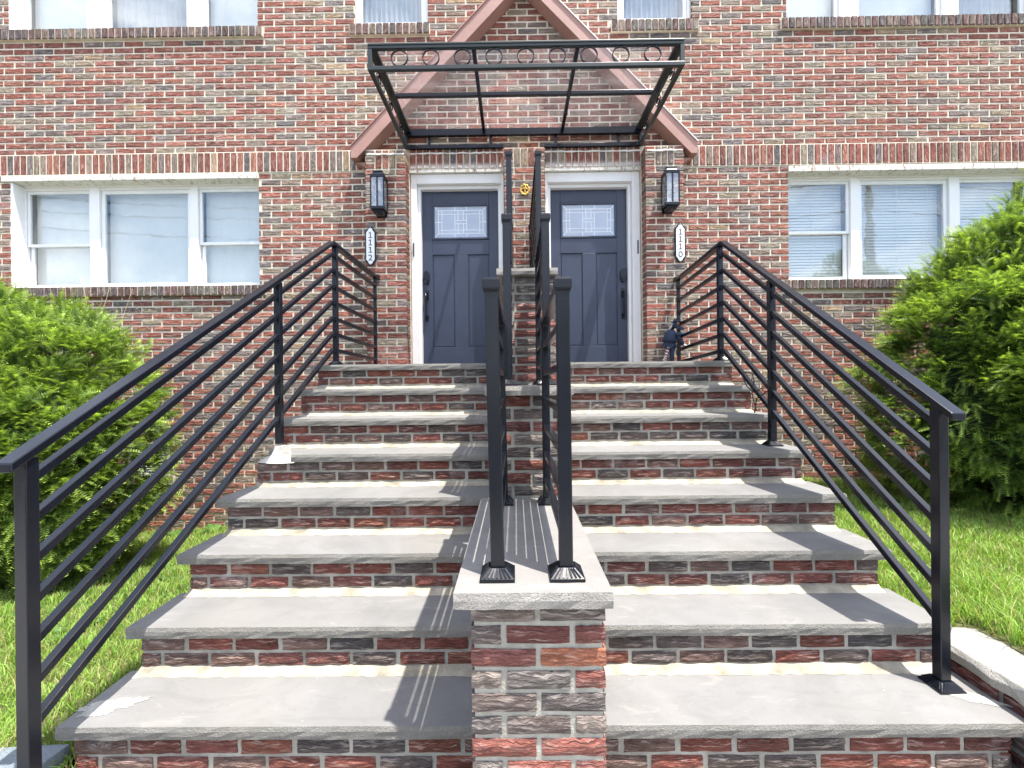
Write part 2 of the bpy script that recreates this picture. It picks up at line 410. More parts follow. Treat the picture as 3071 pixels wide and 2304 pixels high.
def backing(mb, x0, x1, z0, z1, y, openings, dep=.13):
    xs = sorted({x0, x1, *[o[0] for o in openings], *[o[1] for o in openings]}); zs = sorted({z0, z1, *[o[2] for o in openings], *[o[3] for o in openings]})
    for i in range(len(xs)-1):
        for k in range(len(zs)-1):
            cx, cz = (xs[i]+xs[i+1])/2, (zs[k]+zs[k+1])/2
            if any(o[0] < cx < o[1] and o[2] < cz < o[3] for o in openings): continue
            mb.add([(xs[i], y, zs[k]), (xs[i+1], y, zs[k]), (xs[i+1], y, zs[k+1]), (xs[i], y, zs[k+1])], [(0, 1, 2, 3)])
    for a, b, c, d in openings:
        mb.add([(a, y, c), (a, y, d), (a, y+dep, d), (a, y+dep, c)], [(0, 1, 2, 3)])
        mb.add([(b, y, c), (b, y+dep, c), (b, y+dep, d), (b, y, d)], [(0, 1, 2, 3)])
        mb.add([(a, y, d), (b, y, d), (b, y+dep, d), (a, y+dep, d)], [(0, 1, 2, 3)])
        mb.add([(a, y, c), (a, y+dep, c), (b, y+dep, c), (b, y, c)], [(0, 1, 2, 3)])

# ------------------------------------------------------------------ measured layout (metres, camera at the origin)
D1, RUN, Z1, RISE = 1.551, 0.284, -1.224, 0.1996
XL, XR = -1.674, 1.820
TY = lambda k: D1+(k-1)*RUN
TZ = lambda k: Z1+(k-1)*RISE
ZL = TZ(8)
YW, YP, YD = 4.85, 4.69, 5.00
ZPAVE = -1.62

# ------------------------------------------------------------------ the setting
def sheet(name, x0, x1, y0, y1, z, mat, nx=1, ny=1, zf=None):
    mb = MB(); xs = np.linspace(x0, x1, nx+1); ys = np.linspace(y0, y1, ny+1)
    v = [(x, y, zf(x, y) if zf else z) for y in ys for x in xs]
    mb.add(v, [(k*(nx+1)+i, k*(nx+1)+i+1, (k+1)*(nx+1)+i+1, (k+1)*(nx+1)+i) for k in range(ny) for i in range(nx)])
    return tag(mb.build(name, mat), kind='structure')
sheet('ground', -150, 150, -150, 150, -1.90, M['ground'])
sheet('pavement', -60, 60, -2.2, 1.16, ZPAVE, M['pave'])
mb = MB(); mb.box(-60, 60, -2.36, -2.2, -1.89, ZPAVE+.004); tag(mb.build('kerb', M['pave']), kind='structure')
sheet('road', -60, 60, -11, -2.36, -1.75, M['road'])
sheet('far_pavement', -60, 60, -14, -11, -1.63, M['pave'])
lawn_l = lambda x, y: -1.375-.245*max(0, min(1, (y-1.7)/3.1)) + .025*math.sin(x*2.3+y*1.7)
lawn_r = lambda x, y: -1.13+.02*max(0, min(1, (y-1.7)/3.1)) + .018*math.sin(x*2.1-y*1.9)
sheet('lawn_west', -12, -1.60, 1.63, YW+.02, 0, M['soil'], 40, 24, lawn_l); sheet('lawn_west', -12, -1.97, 1.10, 1.63, 0, M['soil'], 40, 4, lawn_l)
sheet('lawn_east', 1.75, 12, 1.965, YW+.02, 0, M['soil'], 40, 24, lawn_r); sheet('lawn_east', 2.05, 12, 1.10, 1.965, 0, M['soil'], 40, 6, lawn_r)

# ------------------------------------------------------------------ the house
house = thing('brick_house', 'two storey house of mottled red rock-faced brick with gabled twin doorway', 'house', (.1, YW, -1.6))
XA, XB, ZA, ZB = -7.2, 7.4, -1.80, 5.62
WLL = (-5.68, -2.865, 1.135, 2.42); WLR = (3.06, 5.875, 1.12, 2.41)
WUL = (-5.68, -2.86, 4.03, 5.25); WUR = (3.06, 5.875, 4.02, 5.25)
WSL = (-1.769, -.941, 4.035, 5.10); WSR = (1.185, 2.010, 4.03, 5.10)
DL = (-1.165, -.103, -.5, 2.41); DR = (.344, 1.425, -.5, 2.41)
VENT = (-4.36, -3.90, -.99, -.62)
OPEN = [WLL, WLR, WUL, WUR, WSL, WSR, DL, DR, VENT]
PIT, MOD, JT = .0709, .2276, .0185
mb = MB(); backing(mb, XA, XB, ZA, ZB, YW+.007, OPEN)
mb.add([(XA, YW+.007, ZA), (XA, YW+.007, ZB), (XA, YW+8, ZB), (XA, YW+8, ZA)], [(0, 1, 2, 3)])
mb.add([(XB, YW+.007, ZA), (XB, YW+8, ZA), (XB, YW+8, ZB), (XB, YW+.007, ZB)], [(0, 1, 2, 3)])
mb.add([(XA, YW+8, ZA), (XB, YW+8, ZA), (XB, YW+8, ZB), (XA, YW+8, ZB)], [(3, 2, 1, 0)])
wall = mb.build('wall', M['mortar'], house)
mb = MB(); mb.box(XA-.1, XB+.1, YW-.1, YW+8.1, ZB, ZB+.18); mb.build('roof', M['roof'], house, bevel=.01)
BAND = (2.41, 2.635)
# sill rects cut the courses so that the sills are set into the wall
SILLS = [(-5.80, -2.79, 1.03, 1.135), (2.985, 5.95, 1.02, 1.12), (-5.80, -2.79, 3.92, 4.03), (2.985, 5.95, 3.905, 4.02), (-1.818, -.915, 3.915, 4.035), (1.107, 2.075, 3.905, 4.03)]
VS = (-4.42, -3.84, -1.09, -.99)
CUT = OPEN + SILLS + [VS] + [(-1.608, -1.165, -.5, 2.57), (-.103, .344, -.5, 2.57), (1.425, 1.845, -.5, 2.57)]
rects = course_rects(XA, XB, ZA, BAND[0], PIT, MOD, JT, CUT, from_top=True, phase=.02) + course_rects(XA, XB, BAND[1]+JT*.5, ZB, PIT, MOD, JT, CUT, phase=.07)
def key(r):
    cx, cz = (r[0]+r[1])/2, (r[2]+r[3])/2
    hid = 1 if (-1.7 < cx < 1.85 and cz < .2) else 0
    return hid*100 + math.hypot((cx-.1), (cz-2.5)*1.6)
rects.sort(key=key)
wall_bricks = BrickSet('brick', MOD-JT, PIT-JT, .03, M['brick_o'], 0, 8)
for r in rects[:190]: wall_bricks.put(*r, YW, wall)
mb = MB()
for r in rects[190:]: brick_geo(mb, *r, YW, .03, bcol())
tag(mb.build('brick_courses', M['brick_j'], wall), kind='stuff')
# soldier band
def soldiers(parent, x0, x1, z0, z1, yf, n, mat, dep=.05, name='upright_brick', jt=.0155, col=None):
    p = (x1-x0)/n; st = BrickSet(name, p-jt, z1-z0, dep, mat, 0, 4)
    for i in range(n):
        if col: st.put(x0+i*p+jt/2, x0+(i+1)*p-jt/2, z0, z1, yf, parent, col=col())
        else: st.put(x0+i*p+jt/2, x0+(i+1)*p-jt/2, z0, z1, yf, parent)
def band(x0, x1, nm, mat):
    mb = MB(); mb.box(x0, x1, YW-.002, YW+.006, BAND[0]-.004, BAND[1]+.006); b = mb.build('soldier_course', M['mortar'], house)
    soldiers(b, x0, x1, BAND[0]+.006, BAND[1]-.006, YW-.010, nm, mat)
band(XA, -1.612, 75, M['brick_ov']); band(1.849, XB, 74, M['brick_ov'])
band(DL[0]+.004, DL[1]-.004, 14, M['brick_lint']); band(DR[0]+.004, DR[1]-.004, 14, M['brick_lint'])
# window sills of bricks on edge
for (x0, x1, z0, z1) in SILLS:
    mb = MB(); mb.box(x0, x1, YW-.028, YW+.11, z0, z1-.004); sl = mb.build('brick_sill', M['mortar'], house)
    n = int(round((x1-x0)/.0755))
    def scol():
        c = random.choice([(.17, .10, .09), (.13, .10, .10), (.21, .15, .12), (.12, .075, .07), (.16, .14, .12)]); k = random.uniform(.8, 1.2)
        return (c[0]*k, c[1]*k, c[2]*k, random.random())
    soldiers(sl, x0, x1, z0+.002, z1, YW-.040, n, M['brick_ov'], .15, 'sill_brick', .014, scol)
# pilasters and the pier between the doors
pil_set = BrickSet('brick', .211, PIT-JT, .145, M['brick_o'], 0, 5)
for (x0, x1) in ((-1.608, -1.165), (-.103, .344), (1.425, 1.845)):
    mb = MB(); mb.box(x0+.008, x1-.008, YP+.008, YW+.14, ZL-.02, 2.560); p = mb.build('pilaster', M['mortar'], house)
    w = x1-x0; zt = 2.355; n = int((zt-ZL)/PIT)
    for i in range(n):
        a = zt-(i+1)*PIT; b = a+PIT-JT
        if i % 2: cuts = [(x0, x0+w/2-JT/2), (x0+w/2+JT/2, x1)]
        else: cuts = [(x0, x0+.104), (x0+.104+JT, x1-.104-JT), (x1-.104, x1)]
        for s0, s1 in cuts: pil_set.put(s0, s1, a, b, YP, p)
    for i in range(3):                                     # three stretchers either side of three upright bricks
        a = zt+i*PIT; b = a+PIT-JT
        pil_set.put(x0, x0+.10, a, b, YP, p); pil_set.put(x1-.10, x1, a, b, YP, p)
    soldiers(p, x0+.108, x1-.108, zt, zt+3*PIT-JT, YP-.002, 3, M['brick_ov'], .10)
    bead = MB(); bead.tube([(x0+.02+(w-.04)*i/14, YP-.004, 2.502+random.uniform(-.004, .004)) for i in range(15)], [.009+random.uniform(-.003, .003) for _ in range(15)], 6)
    if x0 < -.5 or x0 > 1: bead.build('caulk_bead', M['caulk_and_lit_edge'], p, True)
for (x0, x1, _, _) in (DL, DR):
    bead = MB(); bead.tube([(x0+.01+(x1-x0-.02)*i/24, YW-.012, 2.585+random.uniform(-.005, .005)) for i in range(25)], [.008+random.uniform(-.003, .004) for _ in range(25)], 6)
    bead.build('caulk_bead', M['caulk_and_lit_edge'], house, True)
    mb = MB(); mb.box(x0+.003, x1-.003, YW-.006, YW+.12, 2.378, 2.4085); mb.build('lintel_plate', M['flake'], house)
# gable boards
AX, SL_ = .108, 1.045
for sgn, nm in ((-1, 'l'), (1, 'r')):
    e = 1.863 if sgn < 0 else 1.874
    X = lambda d: AX+sgn*d
    zo = 2.585; za = zo+e*SL_; zi = za-.184*SL_
    di = (zi-2.462)/SL_
    pts = [(X(0), zi), (X(0), za), (X(e), zo), (X(e), 2.462), (X(di-.0), 2.462)]
    if sgn > 0: pts = pts[::-1]
    mb = MB(); mb.prism_y(pts, 4.672, YW-.004); g = mb.build('gable_board', M['mauve'], house, bevel=.003)
    mb = MB(); p0 = (X(-.01) if 0 else X(0), 4.75, za+.004); p1 = (X(e+.006), 4.75, zo-.002)
    mb.bar(p0, p1, .182, .008, up=(0, 0, 1)); mb.build('gable_flashing', M['caulk_and_lit_edge'] if sgn > 0 else M['mauve'], g)  # right strip is white to paint its sunlit top edge
    mb = MB(); mb.prism_y([(X(e-.01), 2.455), (X(e-.13), 2.455), (X(e-.13), 2.40)][::(-1 if sgn < 0 else 1)], YW-.10, YW-.02); mb.build('board_return', M['mauve'], g)

# windows
def frame_rect(mb, x0, x1, z0, z1, y0, y1, w, wb=None):
    wb = wb or w
    mb.box(x0, x0+w, y0, y1, z0, z1); mb.box(x1-w, x1, y0, y1, z0, z1)
    mb.box(x0+w, x1-w, y0+.001, y1, z1-w, z1); mb.box(x0+w, x1-w, y0+.001, y1, z0, z0+wb)
def window(opening, units, dress, hung=(0, 2), head=.09, rail=1.66, yg=None, label=None):
    x0, x1, z0, z1 = opening; y = yg or YW+.125
    mb = MB(); zt = z1-head
    frame_rect(mb, x0+.004, x1-.004, z0+.003, zt, y, y+.07, .03, .035)
    if head > .03: mb.box(x0+.004, x1-.004, y-.015, y+.07, zt, z1-.002)
    for i in range(len(units)-1): mb.box(units[i][1], units[i+1][0], y-.012, y+.07, z0+.035, zt-.001)
    w = mb.build('window', M['white'], house, bevel=.004)
    if label: w['label'] = label
    for i, (a, b) in enumerate(units):
        c, d = z0+.036, zt-.031
        if i in hung:
            s = MB(); frame_rect(s, a+.002, b-.002, rail-.02, d, y+.012, y+.037, .032); s.build('sash', M['vinyl'], w, bevel=.003)
            s = MB(); frame_rect(s, a+.012, b-.012, c, rail+.018, y+.038, y+.062, .038); s.build('sash', M['vinyl'], w, bevel=.003)
            P = [(a+.034, b-.034, rail+.012, d-.032, y+.024), (a+.05, b-.05, c+.038, rail-.02, y+.05)]
        else:
            s = MB(); frame_rect(s, a+.002, b-.002, c, d, y+.012, y+.042, .042); s.build('sash', M['vinyl'], w, bevel=.003)
            P = [(a+.044, b-.044, c+.042, d-.042, y+.026)]
        for (p, q, r, t, yy) in P:
            g = MB(); g.box(p, q, yy, yy+.004, r, t); g.build('pane', M['glass'], w)
        kind = dress[i]; yb = y+.11
        if kind == 'shade':
            s = MB(); n = 24
            v = [(a+.01+(b-a-.02)*k/n, yb+.004*math.sin(k*1.1+i), zz) for zz in (z0+.01, zt) for k in range(n+1)]
            s.add(v, [(k, k+1, n+2+k, n+1+k) for k in range(n)]); s.build('roller_shade', M['shade'], w, True)
        elif kind == 'curtain':
            s = MB(); n = 90
            v = [(a+(b-a)*k/n, yb+.03+.018*math.sin(k*.9+i*2)+.008*math.sin(k*2.3), zz) for zz in (z0+.01, zt) for k in range(n+1)]
            s.add(v, [(k, k+1, n+2+k, n+1+k) for k in range(n)]); s.build('curtain', M['curtain'], w, True)
        elif kind == 'blind':
            s = MB(); L = b-a-.05; s.add([(-L/2, -.018, -.009), (L/2, -.018, -.009), (L/2, 0, .001), (-L/2, 0, .001), (L/2, .018, .006), (-L/2, .018, .006)], [(0, 1, 2, 3), (3, 2, 4, 5)])
            me = s.mesh('blind_slat', [M['slat']]); z = z0+.05; tilt = 1.0
            while z < zt-.03:
                o = link('blind_slat', me, w, ((a+b)/2+random.uniform(-.002, .002), yb, z)); o.rotation_euler = (random.uniform(.75, .95), 0, random.uniform(-.002, .002)); z += .034
            s = MB()
            for fx in (.15, .5, .85): s.bar((a+(b-a)*fx, yb-.02, z0+.03), (a+(b-a)*fx, yb-.02, zt-.02), .003, .003, up=(0, 1, 0))
            s.build('blind_cord', M['slat'], w)
    r = MB(); Y0, Y1 = y+.075, y+.95
    r.add([(x0, Y1, z0), (x1, Y1, z0), (x1, Y1, z1), (x0, Y1, z1), (x0, Y0, z0), (x1, Y0, z0), (x1, Y0, z1), (x0, Y0, z1)], [(0, 1, 2, 3), (4, 5, 1, 0), (5, 6, 2, 1), (6, 7, 3, 2), (7, 4, 0, 3)])
    r.build('room_back', M['room'], w)
    return w
w = window(WLL, [(-5.645, -4.89), (-4.78, -3.727), (-3.637, -2.90)], ['shade', 'shade', 'shade'], head=.10, rail=1.665, label='ground floor triple window with white roller shades left of the doors')
w2 = window(WLR, [(3.095, 3.837), (3.935, 4.95), (5.059, 5.84)], ['blind', 'blind', 'blind'], head=.10, rail=1.70, label='ground floor triple window with slatted blinds right of the doors')
window(WUL, [(-5.645, -4.883), (-4.69, -3.717), (-3.563, -2.90)], ['shade', 'curtain', 'shade'], head=.06, rail=4.7, hung=())
window(WUR, [(3.095, 3.734), (3.926, 4.894), (5.056, 5.84)], ['shade', 'shade', 'curtain'], head=.06, rail=4.7, hung=())
window(WSL, [(-1.735, -.975)], ['curtain'], head=.05, rail=4.66, hung=(), yg=YW+.04)
window(WSR, [(1.22, 1.975)], ['curtain'], head=.05, rail=4.66, hung=(), yg=YW+.04)
for (x0, x1, z1) in ((-5.765, -2.858, 2.41), (3.055, 5.90, 2.40)):     # rusty painted steel lintels and side reveals
    mb = MB(); mb.box(x0, x1, YW-.022, YW+.13, z1-.075, z1-.012); mb.build('steel_lintel', M['flake'], house, bevel=.004)
for a, b in ((1.137, 2.33), (4.034, 5.24)):
    mb = MB(); mb.box(-5.683, -5.655, YW+.004, YW+.126, a, b); mb.build('window_jamb', M['white'], house)
# louvred vent at the foot of the wall
mb = MB(); frame_rect(mb, VENT[0]+.002, VENT[1]-.002, VENT[2]+.002, VENT[3]-.002, YW-.01, YW+.05, .022)
vt = mb.build('louvre_vent', M['vinyl'], house)
for i in range(12):
    z = VENT[2]+.036+i*.0262
    mb = MB(); mb.add([(VENT[0]+.024, YW+.004, z-.012), (VENT[1]-.024, YW+.004, z-.012), (VENT[1]-.024, YW+.03, z+.010), (VENT[0]+.024, YW+.03, z+.010)], [(0, 1, 2, 3)]); mb.build('slat', M['vinyl'], vt)
mb = MB(); mb.box(VENT[0], VENT[1], YW+.06, YW+.12, VENT[2], VENT[3]); mb.build('vent_back', M['room'], vt)
mb = MB(); mb.box(VS[0], VS[1], YW-.03, YW+.02, VS[2], VS[3]-.004); vsl = mb.build('brick_sill', M['mortar'], house); soldiers(vsl, VS[0], VS[1], VS[2]+.002, VS[3], YW-.042, 8, M['brick_ov'], .06, 'sill_brick', .014)

# doors
def text_mesh(body, size, mat, name):
    cu = bpy.data.curves.new('t', 'FONT'); cu.body = body; cu.size = size; cu.align_x = 'CENTER'; cu.align_y = 'CENTER'; cu.extrude = .0012
    o = bpy.data.objects.new('t', cu); COL.objects.link(o); dg = bpy.context.evaluated_depsgraph_get(); dg.update()
    me = bpy.data.meshes.new_from_object(o.evaluated_get(dg)); bpy.data.objects.remove(o); bpy.data.curves.remove(cu)
    me.name = name; me.materials.clear(); me.materials.append(mat); return me
def door(x0, x1, hinge_right, zb=ZL, zt=2.232):
    O = DL if hinge_right else DR
    mb = MB(); a, b = O[0]+.006, O[1]-.006; ztop = 2.376
    mb.box(a, x0-.03, YW+.03, YD+.05, zb, ztop); mb.box(x1+.03, b, YW+.03, YD+.05, zb, ztop); mb.box(x0-.03, x1+.03, YW+.031, YD+.05, zt+.035, ztop-.001)
    mb.box(x0-.030, x0+.004, YW+.085, YD+.05, zb, zt+.035); mb.box(x1-.004, x1+.030, YW+.085, YD+.05, zb, zt+.035); mb.box(x0+.004, x1-.004, YW+.086, YD+.05, zt-.004, zt+.034)
    fr = mb.build('door_frame', M['white'], house, bevel=.005)
    mb = MB(); sx = a+.028 if hinge_right else b-.028
    mb.box(sx-.006, sx+.006, YW+.022, YW+.032, 1.45, 1.60); mb.box(sx-.003, sx+.003, YW+.012, YW+.022, 1.47, 1.50); mb.box(sx-.003, sx+.003, YW+.012, YW+.022, 1.55, 1.58); mb.build('strike_plate', M['black'], fr)
    mb = MB(); mb.box(x0-.02, x1+.02, YW+.07, YD+.05, zb-.005, zb+.03); mb.build('threshold', M['iron'], fr)
    # leaf: stiles and rails stand proud of recessed panels
    w = x1-x0; gx0, gx1, gz0, gz1 = x0+.165*w, x1-.155*w, 1.70, 2.055
    pl = [(x0+.135*w, x0+.42*w), (x0+.595*w, x0+.87*w)]; pz0, pz1 = .43, 1.50
    mb = MB(); y0 = YD
    mb.box(x0, x1, y0+.016, y0+.045, zb+.03, zt)
    def piece(a, b, c, d): mb.box(a, b, y0, y0+.015, c, d)
    piece(x0, x0+.135*w, zb+.03, zt); piece(x0+.87*w, x1, zb+.03, zt)
    piece(x0+.135*w, x0+.87*w, zb+.03, pz0); piece(pl[0][1], pl[1][0], pz0, pz1); piece(x0+.135*w, x0+.87*w, pz1, gz0-.03); piece(x0+.135*w, x0+.87*w, gz1+.03, zt)
    lf = mb.build('door', M['door'], house, bevel=.003)
    for (p, q) in pl:
        m2 = MB(); m2.box(p+.012, q-.012, y0+.009, y0+.017, pz0+.012, pz1-.012); m2.build('panel', M['door'], lf, bevel=.004)
    m2 = MB(); frame_rect(m2, x0+.135*w+.001, x0+.87*w-.001, gz0-.029, gz1+.029, y0-.012, y0+.014, .026); m2.build('glazing_bead', M['door'], lf, bevel=.006)
    m2 = MB(); m2.box(gx0-.012, gx1+.012, y0+.008, y0+.015, gz0-.004, gz1+.004); m2.build('pane', M['frost'], lf)
    c = MB(); t = .0085; yy = y0+.005
    def vb(x, a, b): c.box(x-t/2, x+t/2, yy, yy+.004, a, b)
    def hb(z, a, b): c.box(a, b, yy+.0008, yy+.0048, z-t/2, z+t/2)
    i1, i2 = .045, .085
    for k in (i1, i2): vb(gx0+k, gz0+i1, gz1-i1); vb(gx1-k, gz0+i1, gz1-i1); hb(gz0+k, gx0+i1, gx1-i1); hb(gz1-k, gx0+i1, gx1-i1)
    cx, cz = (gx0+gx1)/2, (gz0+gz1)/2
    for s in (-1, 1):
        vb(cx+s*.068, gz0+i2, gz1-i2); vb(cx+s*.030, gz0+i1, cz-.022); vb(cx+s*.030, cz+.022, gz1-i1); hb(cz+s*.019, cx-.068, cx+.068)
        vb(cx+s*.068, gz0, gz0+i1); vb(cx+s*.068, gz1-i1, gz1)
        hb(cz, cx+s*((gx1-gx0)/2-i2), cx+s*((gx1-gx0)/2)) if s > 0 else hb(cz, cx-(gx1-gx0)/2, cx-((gx1-gx0)/2-i2))
        for s2 in (-1, 1):
            xe = gx1 if s > 0 else gx0; ze = gz1 if s2 > 0 else gz0
            c.bar((xe, yy+.002, ze), (xe-s*i1, yy+.002, ze-s2*i1), t, .004, up=(0, 1, 0))
    c.build('came', M['came'], lf)
    hx = x0+.055*w if hinge_right else x1-.055*w
    k = MB(); k.prism_y([(hx+.036*math.cos(a)*(1), 1.235+(.058*math.sin(a)+(.02 if math.sin(a) > 0 else -.02))) for a in [i*math.pi/10+.15 for i in range(20)]], y0-.028, y0, 0)
    lk = k.build('keypad_lock', M['iron'], lf, bevel=.004)
    k = MB(); k.tube([(hx+.02*math.cos(t), y0-.030, 1.20+.02*math.sin(t)) for t in [i*math.pi/6 for i in range(12)]], .004, 5, closed=True); k.build('cylinder', M['iron'], lk)
    k = MB(); k.box(hx-.024, hx+.024, y0-.012, y0, .98, 1.09); k.box(hx-.022, hx+.022, y0-.012, y0, .735, .795)
    k.tube([(hx, y0-.01, 1.055), (hx, y0-.05, 1.05), (hx, y0-.062, 1.02), (hx, y0-.058, .90), (hx, y0-.055, .79), (hx, y0-.03, .765), (hx, y0-.01, .765)], [.010, .011, .012, .013, .012, .011, .010], 8)
    k.build('handle', M['iron_worn'], lf, bevel=.002)
door(-1.062, -.172, True); door(.415, 1.300, False)

# ------------------------------------------------------------------ front steps
CH = lambda y: .0245*(y-1.2)                               # the cheek wall runs very slightly to the right
CX0, CX1 = -.131, .244
steps = thing('front_steps', 'wide flight of grey stone treads on brick risers split by a central wall', 'steps', (.07, 2.6, ZPAVE))
ST_SL, ST_OV = .048, .022
step_set = BrickSet('brick', .187, .0515, .05, M['brick_step'], .003, 8)
def tread_slab(x0, x1, y0, y1, z, notch=False):
    nx = max(8, int((x1-x0)/.045)); mb = MB(); th = ST_SL
    fx = [x0+(x1-x0)*i/nx for i in range(nx+1)]
    rows = []
    jit = [random.uniform(-.0015, .0015) for _ in range(nx+1)]
    top = [(x, y0+jit[i]*.6+.002, z+random.uniform(-.001, 0)) for i, x in enumerate(fx)]
    m1 = [(x, y0+jit[i]-.002+random.uniform(-.0015, .0015), z-th*.35) for i, x in enumerate(fx)]
    m2 = [(x, y0+random.uniform(-.002, .002), z-th*.7) for i, x in enumerate(fx)]
    bo = [(x, y0+.002+random.uniform(-.0015, .0015), z-th) for x in fx]
    n = nx+1; v = bo+m2+m1+top+[(x, y1, z) for x in fx]+[(x, y1, z-th) for x in fx]
    f = []; mm = []
    for k in range(5):
        for i in range(nx):
            f.append((k*n+i, k*n+i+1, (k+1)*n+i+1, (k+1)*n+i)); mm.append(1 if k < 3 else 0)
    for i in range(nx): f.append((5*n+i, 5*n+i+1, i+1, i)); mm.append(1)
    f.append((0, n, 2*n, 3*n, 4*n, 5*n)); mm.append(1)
    f.append((5*n+nx, 4*n+nx, 3*n+nx, 2*n+nx, n+nx, nx)); mm.append(1)
    mb.add(v, f, mm); return mb.build('tread', [M['tread'], M['tread_edge']], steps)
for k in range(0, 9):
    y0, z = TY(k), TZ(k); yb = (TY(k+1)+ST_OV+.006) if k < 8 else YP+.012
    yr = y0+ST_OV
    for side in (0, 1):
        ca, cb = CX0+CH(y0)+.004, CX1+CH(y0)-.004
        xa, xb = (XL, ca) if side == 0 else (cb, XR)
        if k == 0: xa, xb = (XL-.02, ca) if side == 0 else (cb, XR+.0)
        if k == 5 and side == 0: tread_slab(-1.40, xb, y0, yb, z)
        else: tread_slab(xa, xb, y0, yb, z)
        # riser under this tread
        zb = TZ(k-1) if k > 0 else ZPAVE-.02
        ra, rb = (XL+.045, ca+.02) if side == 0 else (cb-.02, XR-.045)
        mb = MB(); mb.box(ra+.006, rb-.006, yr+.009, yr+.10, zb-.03, z-ST_SL-.0005); rs = mb.build('riser', M['mortar_step'], steps)
        h2 = z-ST_SL; mod = .2045; jt = .0185
        for c in range(2):
            zt_ = h2-.003-ST_OV*max(0, -z/y0)-c*.0635; zl_ = zt_-.0490
            x = ra - (0 if c == 0 else .105) - (0 if side == 0 else random.choice([.0, .05]))
            while x < rb:
                a, b = max(x, ra), min(x+mod-jt+random.uniform(-.004, .004), rb)
                if b-a > .03: step_set.put(a, b, zl_, zt_, yr, rs, PAL_STEP)
                x += mod
        if k > 0:                                          # mortar fillet where this riser meets the tread below
            mb = MB(); n = 40; zz = TZ(k-1)
            pts = []
            for i in range(n+1):
                x = ra-.004+(rb-ra+.006)*i/n
                pts += [(x, yr+.012, zz+.022+random.uniform(-.003, .003)), (x, yr-.012+random.uniform(-.003, .003), zz+.010), (x, yr-.038+random.uniform(-.007, .005), zz+.0015), (x, yr-.040, zz-.004), (x, yr+.012, zz-.004)]
            f = []
            for i in range(n):
                for j in range(5): f.append((i*5+j, i*5+(j+1) % 5, i*5+5+(j+1) % 5, i*5+5+j))
            f += [(0, 1, 2, 3, 4), tuple(n*5+j for j in (4, 3, 2, 1, 0))]
            mb.add(pts, f); mb.build('mortar_fillet', M['fillet'], steps)
# solid body and brick flanks
flank = MB()
for sd, face in ((XL+.045, '-x'), (XR-.045, '+x')):
    for k in range(0, 9):
        ya = TY(k)+ST_OV+.004; zt_ = TZ(k)-ST_SL; zb = TZ(k-1)-ST_SL if k else ZPAVE-.05
        yb = YP+.01 if True else 0
        if yb-ya > .05:
            for r in course_rects(ya, YW-.005 if sd < 0 else YW-.005, zb+.004, zt_, .0665, .2045, .0165, half0=k): brick_geo(flank, *r, sd, .04, bcol(PAL_STEP), face)
tag(flank.build('brick_flank', M['brick_j'], steps), kind='stuff')
core = MB()
for k in range(0, 9):
    for a, b in ((XL+.052, CX0+.05), (CX1-.05, XR-.052)):
        core.box(a+.0007*k, b-.0007*k, TY(k)+ST_OV+.05, YW-.003*k-.004, (TZ(k-1)-ST_SL if k else -1.88), TZ(k)-ST_SL-.001)
core.build('step_core', M['mortar_step'], steps)
# broken corner of the fifth tread with a cement lump
y0, z = TY(5), TZ(5)
mb = MB(); n = 10
arc = [(-1.40+.001, y0-.002), (-1.40, y0+.30), (-1.46, y0+.30), (-1.455, y0+.12), (-1.435, y0+.07), (-1.41, y0+.03)]
mb.prism_z(arc[::-1] if False else [(-1.399, y0+.004), (-1.399, y0+.312), (-1.66, y0+.312), (-1.655, y0+.20), (-1.52, y0+.17), (-1.46, y0+.12), (-1.43, y0+.06)][::-1], z-ST_SL+.001, z-.001, 0); o = mb.build('broken_slab', [M['tread']], steps); o['label'] = 'snapped corner of the fifth tread'
mb = MB(); v = []; lay = [(.165, .155, -.052), (.12, .10, -.035), (.068, .06, -.012), (.05, .042, .02), (.044, .036, .046)]
for a, b, dz in lay:
    for t in range(14):
        th = t*2*math.pi/14; s = 1+random.uniform(-.10, .10); sq = 1/max(abs(math.cos(th)), abs(math.sin(th)))**.6
        v.append((-1.505+a*s*sq*math.cos(th)*.9, y0+.085+b*s*sq*math.sin(th)*.6, z+dz+random.uniform(-.003, .003)))
f = [(i*14+t, i*14+(t+1) % 14, (i+1)*14+(t+1) % 14, (i+1)*14+t) for i in range(len(lay)-1) for t in range(14)] + [tuple(range(4*14, 5*14))]
mb.add(v, f); o = mb.build('cement_patch', M['cement'], steps); o['label'] = 'pale cement lump where the tread corner broke away'
def splat(cx, cy, z, rx, ry, rot, mat, name):
    mb = MB(); n = 110; v = [(cx, cy, z+.003)]
    for t in range(n):
        a = t*2*math.pi/n; q = 1+.14*math.sin(3*a+1)+.10*math.sin(7*a)+random.uniform(-.16, .12)
        x, y = rx*q*math.cos(a), ry*q*math.sin(a); v.append((cx+x*math.cos(rot)-y*math.sin(rot), cy+x*math.sin(rot)+y*math.cos(rot), z+.0006))
    mb.add(v, [(0, 1+t, 1+(t+1) % n) for t in range(n)]); return mb.build(name, mat, steps)
splat(-1.575, 1.655, TZ(1)+.001, .105, .042, .30, M['cement'], 'cement_smear')
splat(1.735, 1.690, TZ(1)+.001, .10, .035, -.55, M['cement'], 'cement_smear')

